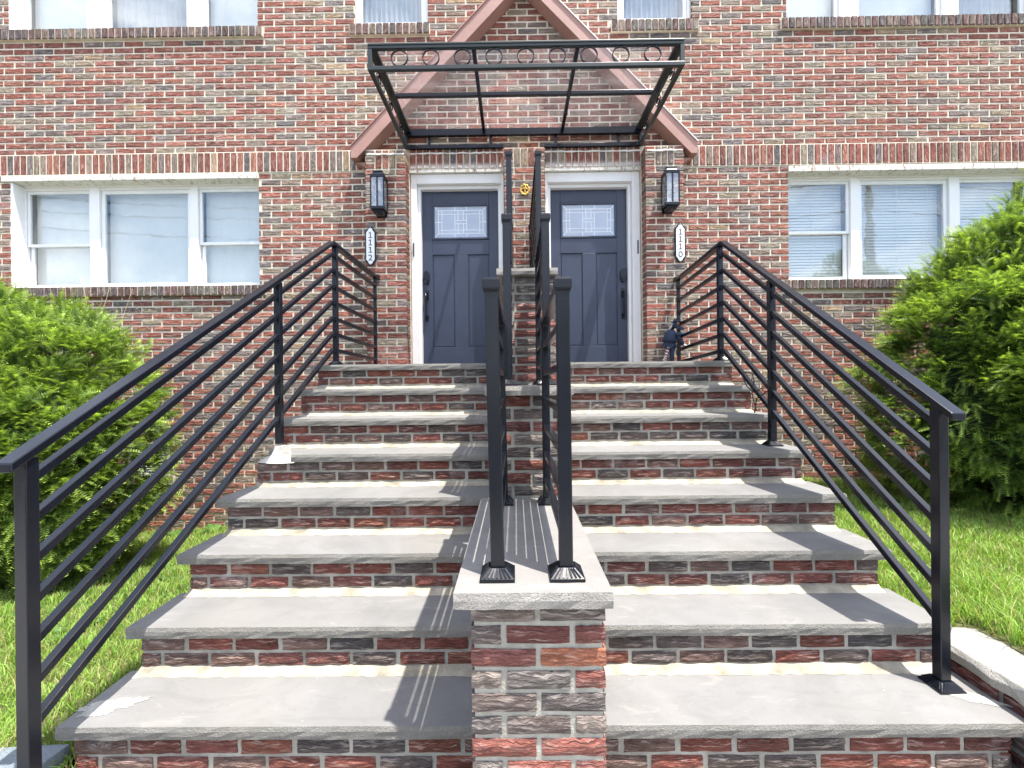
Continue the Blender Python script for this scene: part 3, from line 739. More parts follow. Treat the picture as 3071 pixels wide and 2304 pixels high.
# ------------------------------------------------------------------ central cheek wall in three tiers
cheek = thing('cheek_wall', 'stepped brick dividing wall with flat stone caps rising between the two flights', 'wall', (.06, 1.2, ZPAVE))
ck_set = BrickSet('brick', .187, .0475, .09, M['brick_step'], .004, 8)
TIERS = [(1.207, 2.16, -.564, ZPAVE-.02), (2.13, 3.10, -.010, -1.05), (3.072, YP-.004, .812, -.45)]
PAL_CK = [((.22, .082, .066), 34), ((.17, .062, .052), 12), ((.140, .117, .11), 24), ((.110, .092, .088), 9), ((.20, .165, .145), 14), ((.30, .12, .075), 3)]
for ti, (ya, yb, zc, zb) in enumerate(TIERS):
    s = CH(ya); x0, x1 = CX0+s, CX1+s; zt_ = zc-.045
    mb = MB(); mb.box(x0+.008, x1-.008, ya+.009, yb, zb, zt_-.0008); t = mb.build('tier', M['mortar_step'], cheek)
    pit = .0632; jt = .0155; n = int((zt_-zb)/pit)+1
    vis = {0: 14, 1: 10, 2: 14}[ti]
    for i in range(min(n, vis)):
        b = zt_-.006-i*pit; a = b-(pit-jt)
        if a < zb: break
        w = x1-x0
        cuts = [(x0, x0+w/2-jt/2), (x0+w/2+jt/2, x1)] if i % 2 == 0 else [(x0, x0+.083), (x0+.083+jt*1.1, x1-.083-jt*1.1), (x1-.083, x1)]
        if ti == 2 and i % 2 == 0: cuts = [(x0, x0+.07), (x0+.07+jt, x1-.07-jt), (x1-.07, x1)]
        for c0, c1 in cuts: ck_set.put(c0, c1, a, b, ya, t, PAL_CK)
    sb = MB()
    for face, xx in (('-x', x0), ('+x', x1)):
        for r in course_rects(ya+.09, yb, zb, zt_-.006, pit, .2045, jt, from_top=True): brick_geo(sb, *r, xx, .04, bcol(PAL_CK), face)
    tag(sb.build('brick_flank', M['brick_j'], t), kind='stuff')
    mb = MB(); cx0, cx1 = x0-.041, x1+.017 if ti == 0 else x1+.03
    if ti == 0: cx0, cx1 = -.174, .258
    if ti == 1: cx0, cx1 = -.150, .281
    if ti == 2: cx0, cx1 = -.125, .306
    nx = 10; yf = ya-.037; ybk = yb if ti < 2 else YP-.002
    if ti < 2: ybk = TIERS[ti+1][0]+.012
    fx = [cx0+(cx1-cx0)*i/nx for i in range(nx+1)]; n = nx+1
    v = [(x, yf+random.uniform(-.003, .003), zc-.045) for x in fx]+[(x, yf-.003+random.uniform(-.003, .003), zc-.022) for x in fx]+[(x, yf+.002+random.uniform(-.001, .001), zc+random.uniform(-.0015, 0)) for x in fx]+[(x, ybk, zc) for x in fx]+[(x, ybk, zc-.045) for x in fx]
    f = []; mm = []
    for k in range(4):
        for i in range(nx): f.append((k*n+i, k*n+i+1, (k+1)*n+i+1, (k+1)*n+i)); mm.append(1 if k < 2 else 0)
    for i in range(nx): f.append((4*n+i, 4*n+i+1, i+1, i)); mm.append(1)
    f += [(0, n, 2*n, 3*n, 4*n), (4*n+nx, 3*n+nx, 2*n+nx, n+nx, nx)]; mm += [1, 1]
    mb.add(v, f, mm); mb.build('cap_stone', [M['cap'], M['cap_edge']], cheek)

# ------------------------------------------------------------------ low garden walls beside the steps
def garden_wall(name, label, x0, x1, ya, yb, zt, xfar, slate, inner):
    w = thing(name, label, 'wall', ((x0+x1)/2, (ya+yb)/2, ZPAVE))
    mb = MB(); mb.box(x0+.025, x1-.01, ya+.02, yb, -1.88, zt-.055); body = mb.build('wall_body', M['mortar_step'], w)
    st = MB(); xs = x0+.012 if inner == '-x' else x1-.012
    for r in course_rects(ya+.02, yb, ZPAVE, zt-.058, .066, .21, .02, from_top=True): brick_geo(st, *r, (x0+.016 if inner == '-x' else x1-.004), .03, bcol(PAL_STEP), inner)
    tag(st.build('brick_flank', M['brick_j'], body), kind='stuff')
    mb = MB(); xa, xb = (x1, xfar) if xfar > x1 else (xfar, x0); mb.box(xa, xb, ya+.021, ya+.20, -1.88, zt-.055); mb.build('wall_body', M['mortar_step'], w)
    # coping stones
    y = yb; i = 0
    while y > ya:
        L = random.uniform(.42, .62); y2 = max(ya-.03, y-L); mb = MB(); nn = 8; v = []
        for k in range(nn+1):
            yy = y+(y2-y)*k/nn+(.004 if k in (0, nn) else 0); j = lambda a=.010: random.uniform(-a, a)
            dz = (-.02+.05*k/nn if slate else 0)
            v += [(x0-.008+j(), yy, zt-.062), (x0-.012+j(), yy, zt-.025+j(.006)), (x0-.002+j(.006), yy, zt+j(.003)+dz), (x1+j(.012), yy, zt+j(.003)+dz*.4), (x1+.006+j(), yy, zt-.062)]
        f = []
        for k in range(nn):
            for q in range(5): f.append((k*5+q, k*5+5+q, k*5+5+(q+1) % 5, k*5+(q+1) % 5))
        f += [(0, 1, 2, 3, 4), tuple(nn*5+q for q in (4, 3, 2, 1, 0))]
        mb.add(v, [t[::-1] for t in f]); mb.build('coping_stone', M['slate'] if slate and i == 0 else M['coping'], w, bevel=.004); y = y2-.012; i += 1
    x = xa
    while x < xb-.1:
        x2 = min(xb, x+random.uniform(.5, .8)); mb = MB(); mb.box(x+.005, x2-.005, ya-.03, ya+.22, zt-.060, zt); mb.build('coping_stone', M['coping'], w, bevel=.012); x = x2
    return w
garden_wall('garden_wall', 'low brick kerb wall with pale coping stones along the right lawn', 1.828, 2.06, .95, 1.97, -1.118, 7.0, False, '-x')
garden_wall('garden_wall', 'low kerb wall with a broken slate coping slab beside the left lawn', -1.985, -1.70, .95, 1.62, -1.335, -7.0, True, '+x')

# ------------------------------------------------------------------ railings
def shoe(mb_parent, x, y, z, a=.050, worn=False):
    s = MB(); s.frustum(x, y, z+.0015, z+.009, a, a); s.frustum(x, y, z+.009, z+.031, a*.96, .024)
    n = 7
    for d in (-1, 1):                                      # raised ribs on the sloping faces
        for i in range(n):
            t = (i-(n-1)/2)/(n/2)
            s.bar((x+t*a*.86, y+d*a*.93, z+.012), (x+t*.021, y+d*.026, z+.031), .0045, .003, up=(0, d, .5))
            s.bar((x+d*a*.93, y+t*a*.86, z+.012), (x+d*.026, y+t*.021, z+.031), .0045, .003, up=(d, 0, .5))
    return s.build('base_shoe', M['iron_worn'] if worn else M['iron'], mb_parent)
def stair_rail(label, E, K, W, posts, nb=7, gap0=.108, gap=.131, ext_low=None):
    """E lower end, K knee, W wall end: tops of the handrail"""
    E, K, W = Vector(E), Vector(K), Vector(W)
    r = thing('stair_railing', label, 'railing', (K.x, 2.7, ZL), 'outer stair railings')
    d = (K-E).normalized(); dn = Vector((0, 0, 1))
    th = .030; mb = MB()
    a, b, c = E-dn*th/2, K-dn*th/2, W-dn*th/2
    def sect(p, q, w=.056, h=th):                          # handrail with plumb end cuts
        sd = Vector((1, 0, 0))*w/2; up = dn*h/2; return [p-sd-up, p+sd-up, p+sd+up, p-sd+up]
    v = sect(a, 0)+sect(b, 0)+sect(c, 0)
    f = [(3, 2, 1, 0), (8, 9, 10, 11)]
    for k in (0, 4):
        for i in range(4): f.append((k+i, k+(i+1) % 4, k+4+(i+1) % 4, k+4+i))
    mb.add(v, f); mb.build('handrail', M['iron'], r, bevel=.004)
    ep = posts[0]; kp = posts[2]
    for i in range(nb):
        off = gap0+gap*i; wb, hb = .029, .027
        def on(yv):                                        # point on the sloped line at depth yv
            t = (yv-E.y)/(K.y-E.y); return E.lerp(K, t)
        p = on(ep)-dn*off; q = Vector(K)-dn*off; e = Vector((W.x, posts[3], W.z))-dn*off
        mb = MB(); w2 = wb/2; h2 = hb/2; sd = Vector((w2, 0, 0)); up = Vector((0, 0, h2*1.15))
        v = []
        for s in (p, q, e): v += [s-sd-up, s+sd-up, s+sd+up, s-sd+up]
        mb.add(v, f); mb.build('bar', M['iron'], r, bevel=.002)
    return r, on
def post(r, x, y, zb, zt, w=.040, mat='iron', lean=0):
    mb = MB(); v = [(x+i*w/2, y+j*w/2, zb) for i, j in ((-1, -1), (1, -1), (1, 1), (-1, 1))]+[(x+lean+i*w/2, y+j*w/2, zt) for i, j in ((-1, -1), (1, -1), (1, 1), (-1, 1))]
    mb.add(v, [(3, 2, 1, 0), (4, 5, 6, 7)]+[(i, (i+1) % 4, (i+1) % 4+4, i+4) for i in range(4)]); return mb.build('post', M[mat], r, bevel=.003)
# right
E, K, W = (1.690, 1.665, -.128), (1.705, 3.545, 1.150), (1.735, 4.64, 1.105)
R_, on = stair_rail('black sloping railing of seven bars on the bush side of the flight to door 1110', E, K, W, (1.745, 2.90, 3.60, 4.60))
post(R_, 1.690, 1.745, TZ(1)+.03, on(1.745).z-.032); shoe(R_, 1.690, 1.745, TZ(1))
post(R_, 1.699, 2.885, TZ(5)+.03, on(2.885).z-.032); shoe(R_, 1.699, 2.885, TZ(5), .046)
post(R_, 1.707, 3.615, ZL+.03, 1.118); shoe(R_, 1.707, 3.615, ZL, .046)
post(R_, 1.733, 4.60, ZL+.0015, 1.077, .032)
# left: longer, its end post stands one step lower
E, K, W = (-1.558, 1.300, -.226), (-1.500, 3.550, 1.190), (-1.482, 4.64, 1.170)
L_, on = stair_rail('black sloping railing of seven bars whose mid post stands on the broken tread', E, K, W, (1.365, 2.80, 3.61, 4.60))
post(L_, -1.556, 1.365, TZ(0)+.03, on(1.365).z-.032, mat='iron_worn'); shoe(L_, -1.556, 1.365, TZ(0))
post(L_, -1.520, 2.775, TZ(5)+.058, on(2.775).z-.032, mat='iron_worn')
post(L_, -1.499, 3.615, ZL+.03, 1.158); shoe(L_, -1.499, 3.615, ZL, .046)
post(L_, -1.483, 4.60, ZL+.0015, 1.138, .032)
mb = MB(); mb.box(-1.50, -1.455, 4.632, YP-.001, 1.14, 1.19); mb.build('wall_bracket', M['iron'], L_)
mb = MB(); mb.box(1.712, 1.757, 4.632, YP-.001, 1.075, 1.125); mb.build('wall_bracket', M['iron'], R_)
# level railings on the cheek wall
side_word = {0: 'side of the roller shade window', 1: 'side of the witch doll'}; tier_word = ['lowest', 'middle', 'topmost']
for ti, (ya, yb) in enumerate(((1.278, 2.045), (2.215, 2.985), (3.150, 4.625))):
    zc = TIERS[ti][2]
    for sd, xx in ((0, (-.057, -.038, -.033)[ti]), (1, (.143, .160, .180)[ti])):
        r = thing('cheek_railing', 'level black railing on the %s dividing wall cap, %s' % (tier_word[ti], side_word[sd]), 'railing', (xx, (ya+yb)/2, zc), 'railings on the dividing wall')
        top = zc+.872
        ln = (-.012 if sd == 0 else -.002) if ti == 0 else 0
        post(r, xx, ya, zc+.03, top-.03, .039, lean=ln); post(r, xx, yb, zc+.03, top-.03, .036, lean=ln)
        shoe(r, xx, ya, zc); shoe(r, xx, yb, zc, .042)
        for yy in (ya, yb):
            c = MB(); c.frustum(xx+ln, yy, top-.042, top-.030, .021, .024); c.frustum(xx+ln, yy, top-.030, top-.003, .0255, .0255); c.frustum(xx+ln, yy, top-.003, top+.002, .0255, .021); c.build('post_cap', M['iron'], r, bevel=.002)
        mb = MB(); mb.box(xx+ln-.020, xx+ln+.020, ya+.02, yb-.018, top-.031, top-.006); mb.build('handrail', M['iron'], r, bevel=.002)
        for i in range(6):
            z = top-.135-i*.125
            mb = MB(); mb.box(xx-.0125+ln*(z-zc)/.87, xx+.0125+ln*(z-zc)/.87, ya+.019, yb-.018, z-.0125, z+.0125); mb.build('bar', M['iron'], r, bevel=.0015)

# ------------------------------------------------------------------ canopy over the doors
can = thing('door_canopy', 'black steel framed glass canopy with a row of rings over both doors', 'canopy', (.11, YW, 2.63))
cx0, cx1, cyf, cyb, czb, czt = -1.205, 1.432, 3.60, 4.835, 2.628, 2.842
T = .036
mb = MB(); mb.box(cx0, cx1, cyf, cyf+T, czt-.036, czt); mb.box(cx0, cx1, cyf, cyf+T, czb, czb+.034); mb.box(cx0, cx0+T, cyf+.001, cyf+T-.001, czb+.034, czt-.036); mb.box(cx1-T, cx1, cyf+.001, cyf+T-.001, czb+.034, czt-.036)
mb.box(cx0+.004, cx1-.004, cyf-.006, cyf, czt-.012, czt+.004)
mb.build('front_frame', M['iron_can'], can, bevel=.003)
for i in range(9):
    x = cx0+.262+i*(cx1-cx0-.524)/8; zc = (czb+.034+czt-.036)/2; R = (czt-.036-czb-.034)/2-.0048
    mb = MB(); n = 22; v = []; f = []
    for t in range(n):
        a = 2*math.pi*t/n
        for rr, yy in ((R+.005, -.008), (R+.005, .008), (R-.003, .008), (R-.003, -.008)): v.append((x+rr*math.cos(a), cyf+T/2+yy, zc+rr*math.sin(a)))
    for t in range(n):
        for q in range(4): f.append((t*4+q, t*4+(q+1) % 4, ((t+1) % n)*4+(q+1) % 4, ((t+1) % n)*4+q))
    mb.add(v, f); mb.build('ring', M['iron'], can)
for sx, x in ((1, cx0), (-1, cx1)):
    xi = x+sx*T; lo, hi = min(x, xi), max(x, xi)
    mb = MB(); mb.box(lo, hi, cyf+T, cyb-.04, czt-.044, czt-.004); mb.box(min(xi, xi+sx*.035), max(xi, xi+sx*.035), cyf+T, cyb-.04, czt-.040, czt-.016); mb.build('side_beam', M['iron_can'], can, bevel=.002)
    mb = MB(); mb.box(lo, hi, cyf+T, cyb-.04, czb+.001, czb+.03); mb.build('lower_strut', M['iron_can'], can, bevel=.002)
    mb = MB(); mb.box(lo, hi, cyb-.04, cyb, czb, czt-.004); mb.build('wall_post', M['iron'], can, bevel=.002)
    for yc in (3.85, 4.22, 4.60):                          # scrollwork between the rails
        mb = MB(); zc = (czb+.03+czt-.044)/2
        pts = [((lo+hi)/2, yc+.075*(.25+t/16*.75)*math.cos(t*.62+.8), zc+.060*(.25+t/16*.75)*math.sin(t*.62+.8)) for t in range(17)]
        mb.tube(pts, .006, 5); mb.build('scroll', M['iron'], can)
mb = MB(); mb.box(cx0+T, cx1-T, cyb-.045, cyb, czt-.082, czt-.010); mb.build('back_beam', M['iron'], can, bevel=.002)
mb = MB(); mb.box(cx0+T, -.108, cyb-.036, cyb, czb-.006, czb+.032); mb.build('wall_rail', M['iron'], can, bevel=.002)
mb = MB(); mb.box(.350, cx1-T, cyb-.036, cyb, czb-.006, czb+.032); mb.build('wall_rail', M['iron'], can, bevel=.002)
for x in (-.90, -.062+.0, .30, 1.13):
    pass
for x in (-.935, -.245, .475, 1.175):
    mb = MB(); mb.box(x-.014, x+.014, cyb-.012, cyb+.001, czb+.032, czt-.082); br = mb.build('strap', M['iron'], can)
    for z in (czb+.060, czt-.108): b = MB(); b.lathe((x, cyb-.0125, z), [(.0055, -.0055), (.0055, .0055)], 8); b.build('bolt', M['iron'], br)
ym = (cyf+cyb)/2
mb = MB(); mb.box(cx0+.071, cx1-.071, ym-.018, ym+.018, czt-.040, czt-.006); mb.build('cross_bar', M['iron'], can, bevel=.002)
xm = [cx0+(cx1-cx0)*.335, cx0+(cx1-cx0)*.665]
for x in xm:
    mb = MB(); mb.box(x-.017, x+.017, cyf+T, ym-.018, czt-.041, czt-.007); mb.box(x-.017, x+.017, ym+.018, cyb-.045, czt-.041, czt-.007); mb.build('rafter', M['iron'], can, bevel=.002)
xs = [cx0+.01, xm[0], xm[1], cx1-.01]
for i in range(3):
    for (a, b) in ((cyf+.01, ym), (ym, cyb-.008)):
        mb = MB(); mb.box(xs[i]+.003, xs[i+1]-.003, a+.003, b-.003, czt-.0035, czt+.0035); mb.build('glass_pane', M['glass_c'], can)

# ------------------------------------------------------------------ lanterns, plaques, ornament
def lantern(x, label):
    r = thing('wall_lantern', label, 'lantern', (x, YP, 1.80), 'lanterns beside the doors')
    y = YP; z0, z1 = 1.86, 2.20; w = .074
    mb = MB(); mb.box(x-.055, x+.055, y-.016, y-.001, 1.815, 2.155); mb.build('back_plate', M['iron'], r, bevel=.003)
    yc = y-.105
    mb = MB(); mb.box(x-.028, x+.028, yc, y-.015, 2.165, 2.185); mb.box(x-.028, x+.028, yc, y-.015, z0-.04, z0-.022); mb.build('arm', M['iron'], r)
    mb = MB(); mb.frustum(x, yc, z1-.018, z1+.012, w, w); mb.frustum(x, yc, z1+.012, z1+.042, w*.80, w*.62); mb.frustum(x, yc, z1+.042, z1+.056, w*.70, w*.70); mb.build('roof', M['iron'], r, bevel=.002)
    mb = MB(); mb.frustum(x, yc, z0-.014, z0+.016, w, w); mb.frustum(x, yc, z0-.050, z0-.014, w*.62, w*.72); mb.build('floor', M['iron'], r, bevel=.002)
    mb = MB()
    for i in (-1, 1):
        for j in (-1, 1): mb.box(x+i*(w-.006)-.005, x+i*(w-.006)+.005, yc+j*(w-.006)-.005, yc+j*(w-.006)+.005, z0+.016, z1-.018)
    mb.box(x-.007, x+.007, yc-w+.002, yc-w+.010, z0+.016, z1-.018)
    mb.build('corner_bars', M['iron'], r)
    for i in (-1, 1):
        mb = MB(); mb.box(x+i*(w-.012)-.0015, x+i*(w-.012)+.0015, yc-w+.013, yc+w-.013, z0+.016, z1-.018); mb.build('pane', M['glass_l'], r)
        mb = MB(); mb.box(x-w+.015, x+w-.015, yc+i*(w-.012)-.0015, yc+i*(w-.012)+.0015, z0+.016, z1-.018); mb.build('pane', M['glass_l'], r)
    mb = MB(); mb.lathe((x, yc, z1-.07), [(.016, .05), (.017, .0), (.012, -.004)][::-1], 10); mb.lathe((x, yc, z1-.155), [(.004, 0), (.022, .02), (.026, .045), (.015, .08)], 10); mb.build('bulb', M['bulb'], r, True)
lantern(-1.425, 'black box lantern on the pilaster towards the window with roller shades')
lantern(1.655, 'black box lantern on the pilaster above the witch doll')
def plaque(x, zc, num, label):
    r = thing('house_number_plaque', label, 'plaque', (x, YP, zc), 'house number plaques')
    def shape(w, h, s):
        return [(x+a, zc+b) for a, b in ((-s*.35, h), (s*.35, h), (w*.55, h-.022), (w, h-.045), (w, -h+.045), (w*.55, -h+.022), (s*.35, -h), (-s*.35, -h), (-w*.55, -h+.022), (-w, -h+.045), (-w, h-.045), (-w*.55, h-.022))][::-1]
    mb = MB(); mb.prism_y(shape(.058, .208, .058), YP-.020, YP-.003); mb.build('border', M['iron'], r, bevel=.003)
    mb = MB(); mb.prism_y(shape(.044, .192, .044), YP-.023, YP-.0195); mb.build('face', M['plaque_w'], r)
    for i, ch in enumerate(num):
        zz = zc+.118-i*.079
        if ch == '1':                                     # slab-footed figure one
            mb = MB(); y0, y1 = YP-.0250, YP-.0228
            mb.prism_y([(x-.019, zz-.031), (x+.019, zz-.031), (x+.019, zz-.024), (x+.006, zz-.024), (x+.006, zz+.032), (x-.001, zz+.032), (x-.016, zz+.024), (x-.016, zz+.016), (x-.003, zz+.021), (x-.003, zz-.024), (x-.019, zz-.024)], y0, y1); mb.build('numeral', M['black'], r); continue
        o = link('numeral', text_mesh(ch, .098, M['black'], 'numeral'), r, (x, YP-.0242, zz-.009)); o.rotation_euler = (math.pi/2, 0, 0); o.scale = (1.05, .92, 1)
    mb = MB()
    for s in (-1, 1): mb.lathe((x, YP-.022, zc+s*.199), [(.004, -.003), (.004, .003)], 8)
    mb.build('screw', M['came'], r)
plaque(-1.551, 1.505, '1112', 'white plaque reading 1112 on the pilaster towards the roller shade window')
plaque(1.787, 1.500, '1110', 'white plaque reading 1110 on the pilaster above the witch doll')
orn = thing('wall_ornament', 'small round gold openwork ornament on the pier between the doors', 'ornament', (.122, YP, 2.095))
mb = MB(); mb.tube([(.122+.046*math.cos(t)*(1+.08*math.sin(8*t)), YP-.014, 2.095+.052*math.sin(t)*(1+.08*math.sin(8*t))) for t in [i*2*math.pi/40 for i in range(40)]], .009, 6, closed=True); mb.build('rim', M['gold'], orn, True)
mb = MB(); mb.tube([(.125+.004*math.sin(i), YP-.016, 2.05+i*.011) for i in range(9)], .007, 6)
for s in (-1, 1): mb.tube([(.122+s*(.006+.034*math.sin(i*.5)), YP-.013, 2.055+i*.0095) for i in range(8)], .006, 6)
mb.tube([(.122, YP-.012, 2.142), (.130, YP-.010, 2.165), (.137, YP-.012, 2.175)], .004, 5)
mb.build('filigree', M['gold'], orn, True)

# ------------------------------------------------------------------ witch doll hugging the wall post of the right railing
PX, PY = 1.733, 4.60
doll = thing('witch_doll', 'small navy witch doll with striped stockings hugging the railing post', 'doll', (PX-.09, PY-.06, ZL))
bx, by = PX-.085, PY-.055
mb = MB(); mb.tube([(bx-.035, by, .42), (bx-.028, by, .46), (bx-.012, by, .53), (bx+.012, by, .585), (bx+.035, by, .625)], [.075, .066, .052, .040, .022], 10); mb.build('dress', M['cloth'], doll, True)
mb = MB(); v = []; n = 12                                 # ragged skirt flaring left, pointed hem
hem = [(math.cos(t)*(.075+.02*(i % 2)), math.sin(t)*.06, -.055-.03*(i % 2)) for i, t in enumerate([k*2*math.pi/n for k in range(n)])]
v = [(bx-.032+.05*math.cos(k*2*math.pi/n), by+.045*math.sin(k*2*math.pi/n), .45) for k in range(n)]+[(bx-.040+a, by+b, .435+c) for a, b, c in hem]
mb.add(v, [(k, n+k, n+(k+1) % n, (k+1) % n) for k in range(n)]); mb.build('skirt', M['cloth'], doll)
mb = MB(); mb.tube([(bx+.03, by-.01, .59), (bx+.05, by-.035, .565), (bx+.085, by-.052, .555), (bx+.115, by-.03, .56)], [.020, .019, .017, .012], 8); mb.tube([(bx-.005, by-.03, .50), (bx+.035, by-.055, .495), (bx+.08, by-.055, .50), (bx+.112, by-.03, .505)], [.020, .020, .017, .012], 8); mb.build('arm', M['cloth'], doll, True)
mb = MB(); mb.lathe((bx+.050, by-.005, .615), [(.004, -.026), (.02, -.018), (.027, 0), (.022, .018), (.004, .028)], 10); hd = mb.build('head', M['skin'], doll, True)
mb = MB(); mb.tube([(bx+.042, by, .630), (bx+.038, by, .650), (bx+.055, by, .672), (bx+.085, by, .690)], [.040, .026, .016, .004], 9); mb.lathe((bx+.047, by, .628), [(.052, 0), (.054, .004), (.03, .009)], 12); mb.build('hat', M['cloth'], hd, True)
mb = MB(); mb.tube([(bx+.028, by-.005, .625), (bx-.005, by-.012, .60), (bx-.035, by-.01, .56), (bx-.055, by-.008, .50)], [.014, .013, .010, .004], 6); mb.build('hair', M['hair'], hd, True)
def striped(path, r, parent, nm):
    o = None; P = [Vector(p) for p in path]
    A = MB(); B = MB(); N = 14
    def at(t):
        t = t*(len(P)-1); i = min(int(t), len(P)-2); return P[i].lerp(P[i+1], t-i)
    for i in range(N): (A if i % 2 else B).tube([at(i/N), at((i+.5)/N), at((i+1)/N)], r, 8)
    leg = A.build(nm, M['plaque_w'], parent, True); B.build('stripe', M['red'], leg, True); return leg
striped([(bx-.030, by, .42), (bx-.060, by-.02, .34), (bx-.085, by-.03, .27), (bx-.105, by-.035, .225)], .017, doll, 'leg')
mb = MB(); mb.tube([(bx-.085, by-.035, .205), (bx-.12, by-.04, .20), (bx-.165, by-.04, .197), (bx-.20, by-.04, .215)], [.02, .021, .016, .005], 8); mb.build('shoe', M['red'], doll, True)
mb = MB(); mb.tube([(bx+.010, by, .50), (bx-.005, by-.005, .40), (bx-.012, by-.01, .29), (bx-.018, by-.012, ZL+.002)], [.034, .030, .026, .026], 9); mb.build('trouser_leg', M['cloth'], doll, True)
mb = MB(); mb.tube([(bx+.02, by-.02, .50), (bx+.06, by-.04, .45), (bx+.09, by-.04, .39)], [.030, .026, .022], 9); l2 = mb.build('thigh', M['cloth'], doll, True)
striped([(bx+.085, by-.04, .40), (bx+.115, by-.045, .375), (bx+.135, by-.03, .355)], .016, doll, 'leg')
# loose cable hooked round the mid post of the right railing
mb = MB(); mb.tube([(1.705-.026*math.cos(t*.5)-.015, 2.93+.02*t-.0*t, -.055+.01*math.sin(t)) for t in range(3)]+[(1.66, 3.02, -.08), (1.645, 3.10, -.03), (1.65, 3.17, .05), (1.665, 3.15, .07), (1.675, 3.08, .06), (1.672, 3.05, .0), (1.66, 3.06, -.08), (1.65, 3.01, -.15), (1.648, 2.98, -.20), (1.66, 2.96, -.19)], .004, 5)
mb.tube([(1.72, 2.865, -.05), (1.73, 2.88, -.045), (1.725, 2.92, -.055), (1.69, 2.94, -.07), (1.66, 3.0, -.12), (1.64, 2.99, -.215)], .0045, 5)
tag(mb.build('cable', M['rubber'], None, True, base=(1.69, 2.93, -.1)), 'loose black cable looped round the mid post of the right railing', 'cable')

# ------------------------------------------------------------------ utility pole across the street (seen mirrored in the windows)
pole = thing('utility_pole', 'leaning wooden utility pole with wires across the street, mirrored in the blinds window', 'pole', (14.9, -8.0, -1.63))
mb = MB(); mb.tube([(14.9, -8, -1.63), (14.75, -8, 4), (14.6, -8, 9.2)], [.17, .15, .12], 10); mb.build('mast', M['wood'], pole, True)
mb = MB(); mb.box(13.6, 15.7, -8.22, -8.10, 8.2, 8.34); mb.build('cross_arm', M['wood'], pole)
for (z0, z1, dx, dz, yy) in ((8.4, 8.0, -40, .3, -8.15), (8.3, 8.6, -40, -.5, -7.9), (7.1, 7.4, -40, 0, -8.1), (8.4, 8.4, 40, .2, -8.15), (7.1, 6.9, 40, 0, -8.1)):
    mb = MB(); ye = yy if abs(dx) > 20 else 4.6
    mb.tube([(14.7+dx*t, yy+(ye-yy)*t, z0+(z1-z0)*t-(1.2 if abs(dx) > 20 else .5)*4*t*(1-t)) for t in [i/14 for i in range(15)]], .018, 4); mb.build('wire', M['rubber'], pole)

# ------------------------------------------------------------------ houses across the street, behind the camera
M['siding'] = plain_mat('house_siding', (.30, .27, .23), .8, .1); M['dark_glass'] = plain_mat('far_window', (.03, .04, .05), .1)
for i, (x, w, h, lab) in enumerate(((-17, 8, 5.2, 'low tan house across the street with a single front door'), (-6.5, 9, 6.4, 'tall tan house across the street with a row of upper windows'), (5.0, 8.5, 5.6, 'mid height tan house across the street beside the utility pole'), (17.5, 9, 5.0, 'low tan house across the street with a wide hip roof'))):
    b = thing('row_house', lab, 'house', (x, -18, -1.63), 'houses across the street')
    mb = MB(); mb.box(x-w/2, x+w/2, -24, -17, -1.89, h-1.6); mb.build('wall', M['siding'], b)
    mb = MB(); mb.frustum(x, -20.5, h-1.6, h-.2, w/2+.4, .8, 3.9, .4); mb.build('roof', M['roof'], b)
    for k in range(3):
        for zz in (-.6, 2.0):
            mb = MB(); xx = x-w/3+k*w/3; mb.box(xx-.5, xx+.5, -17.0, -16.96, zz, zz+1.3); mb.build('window', M['dark_glass'], b)

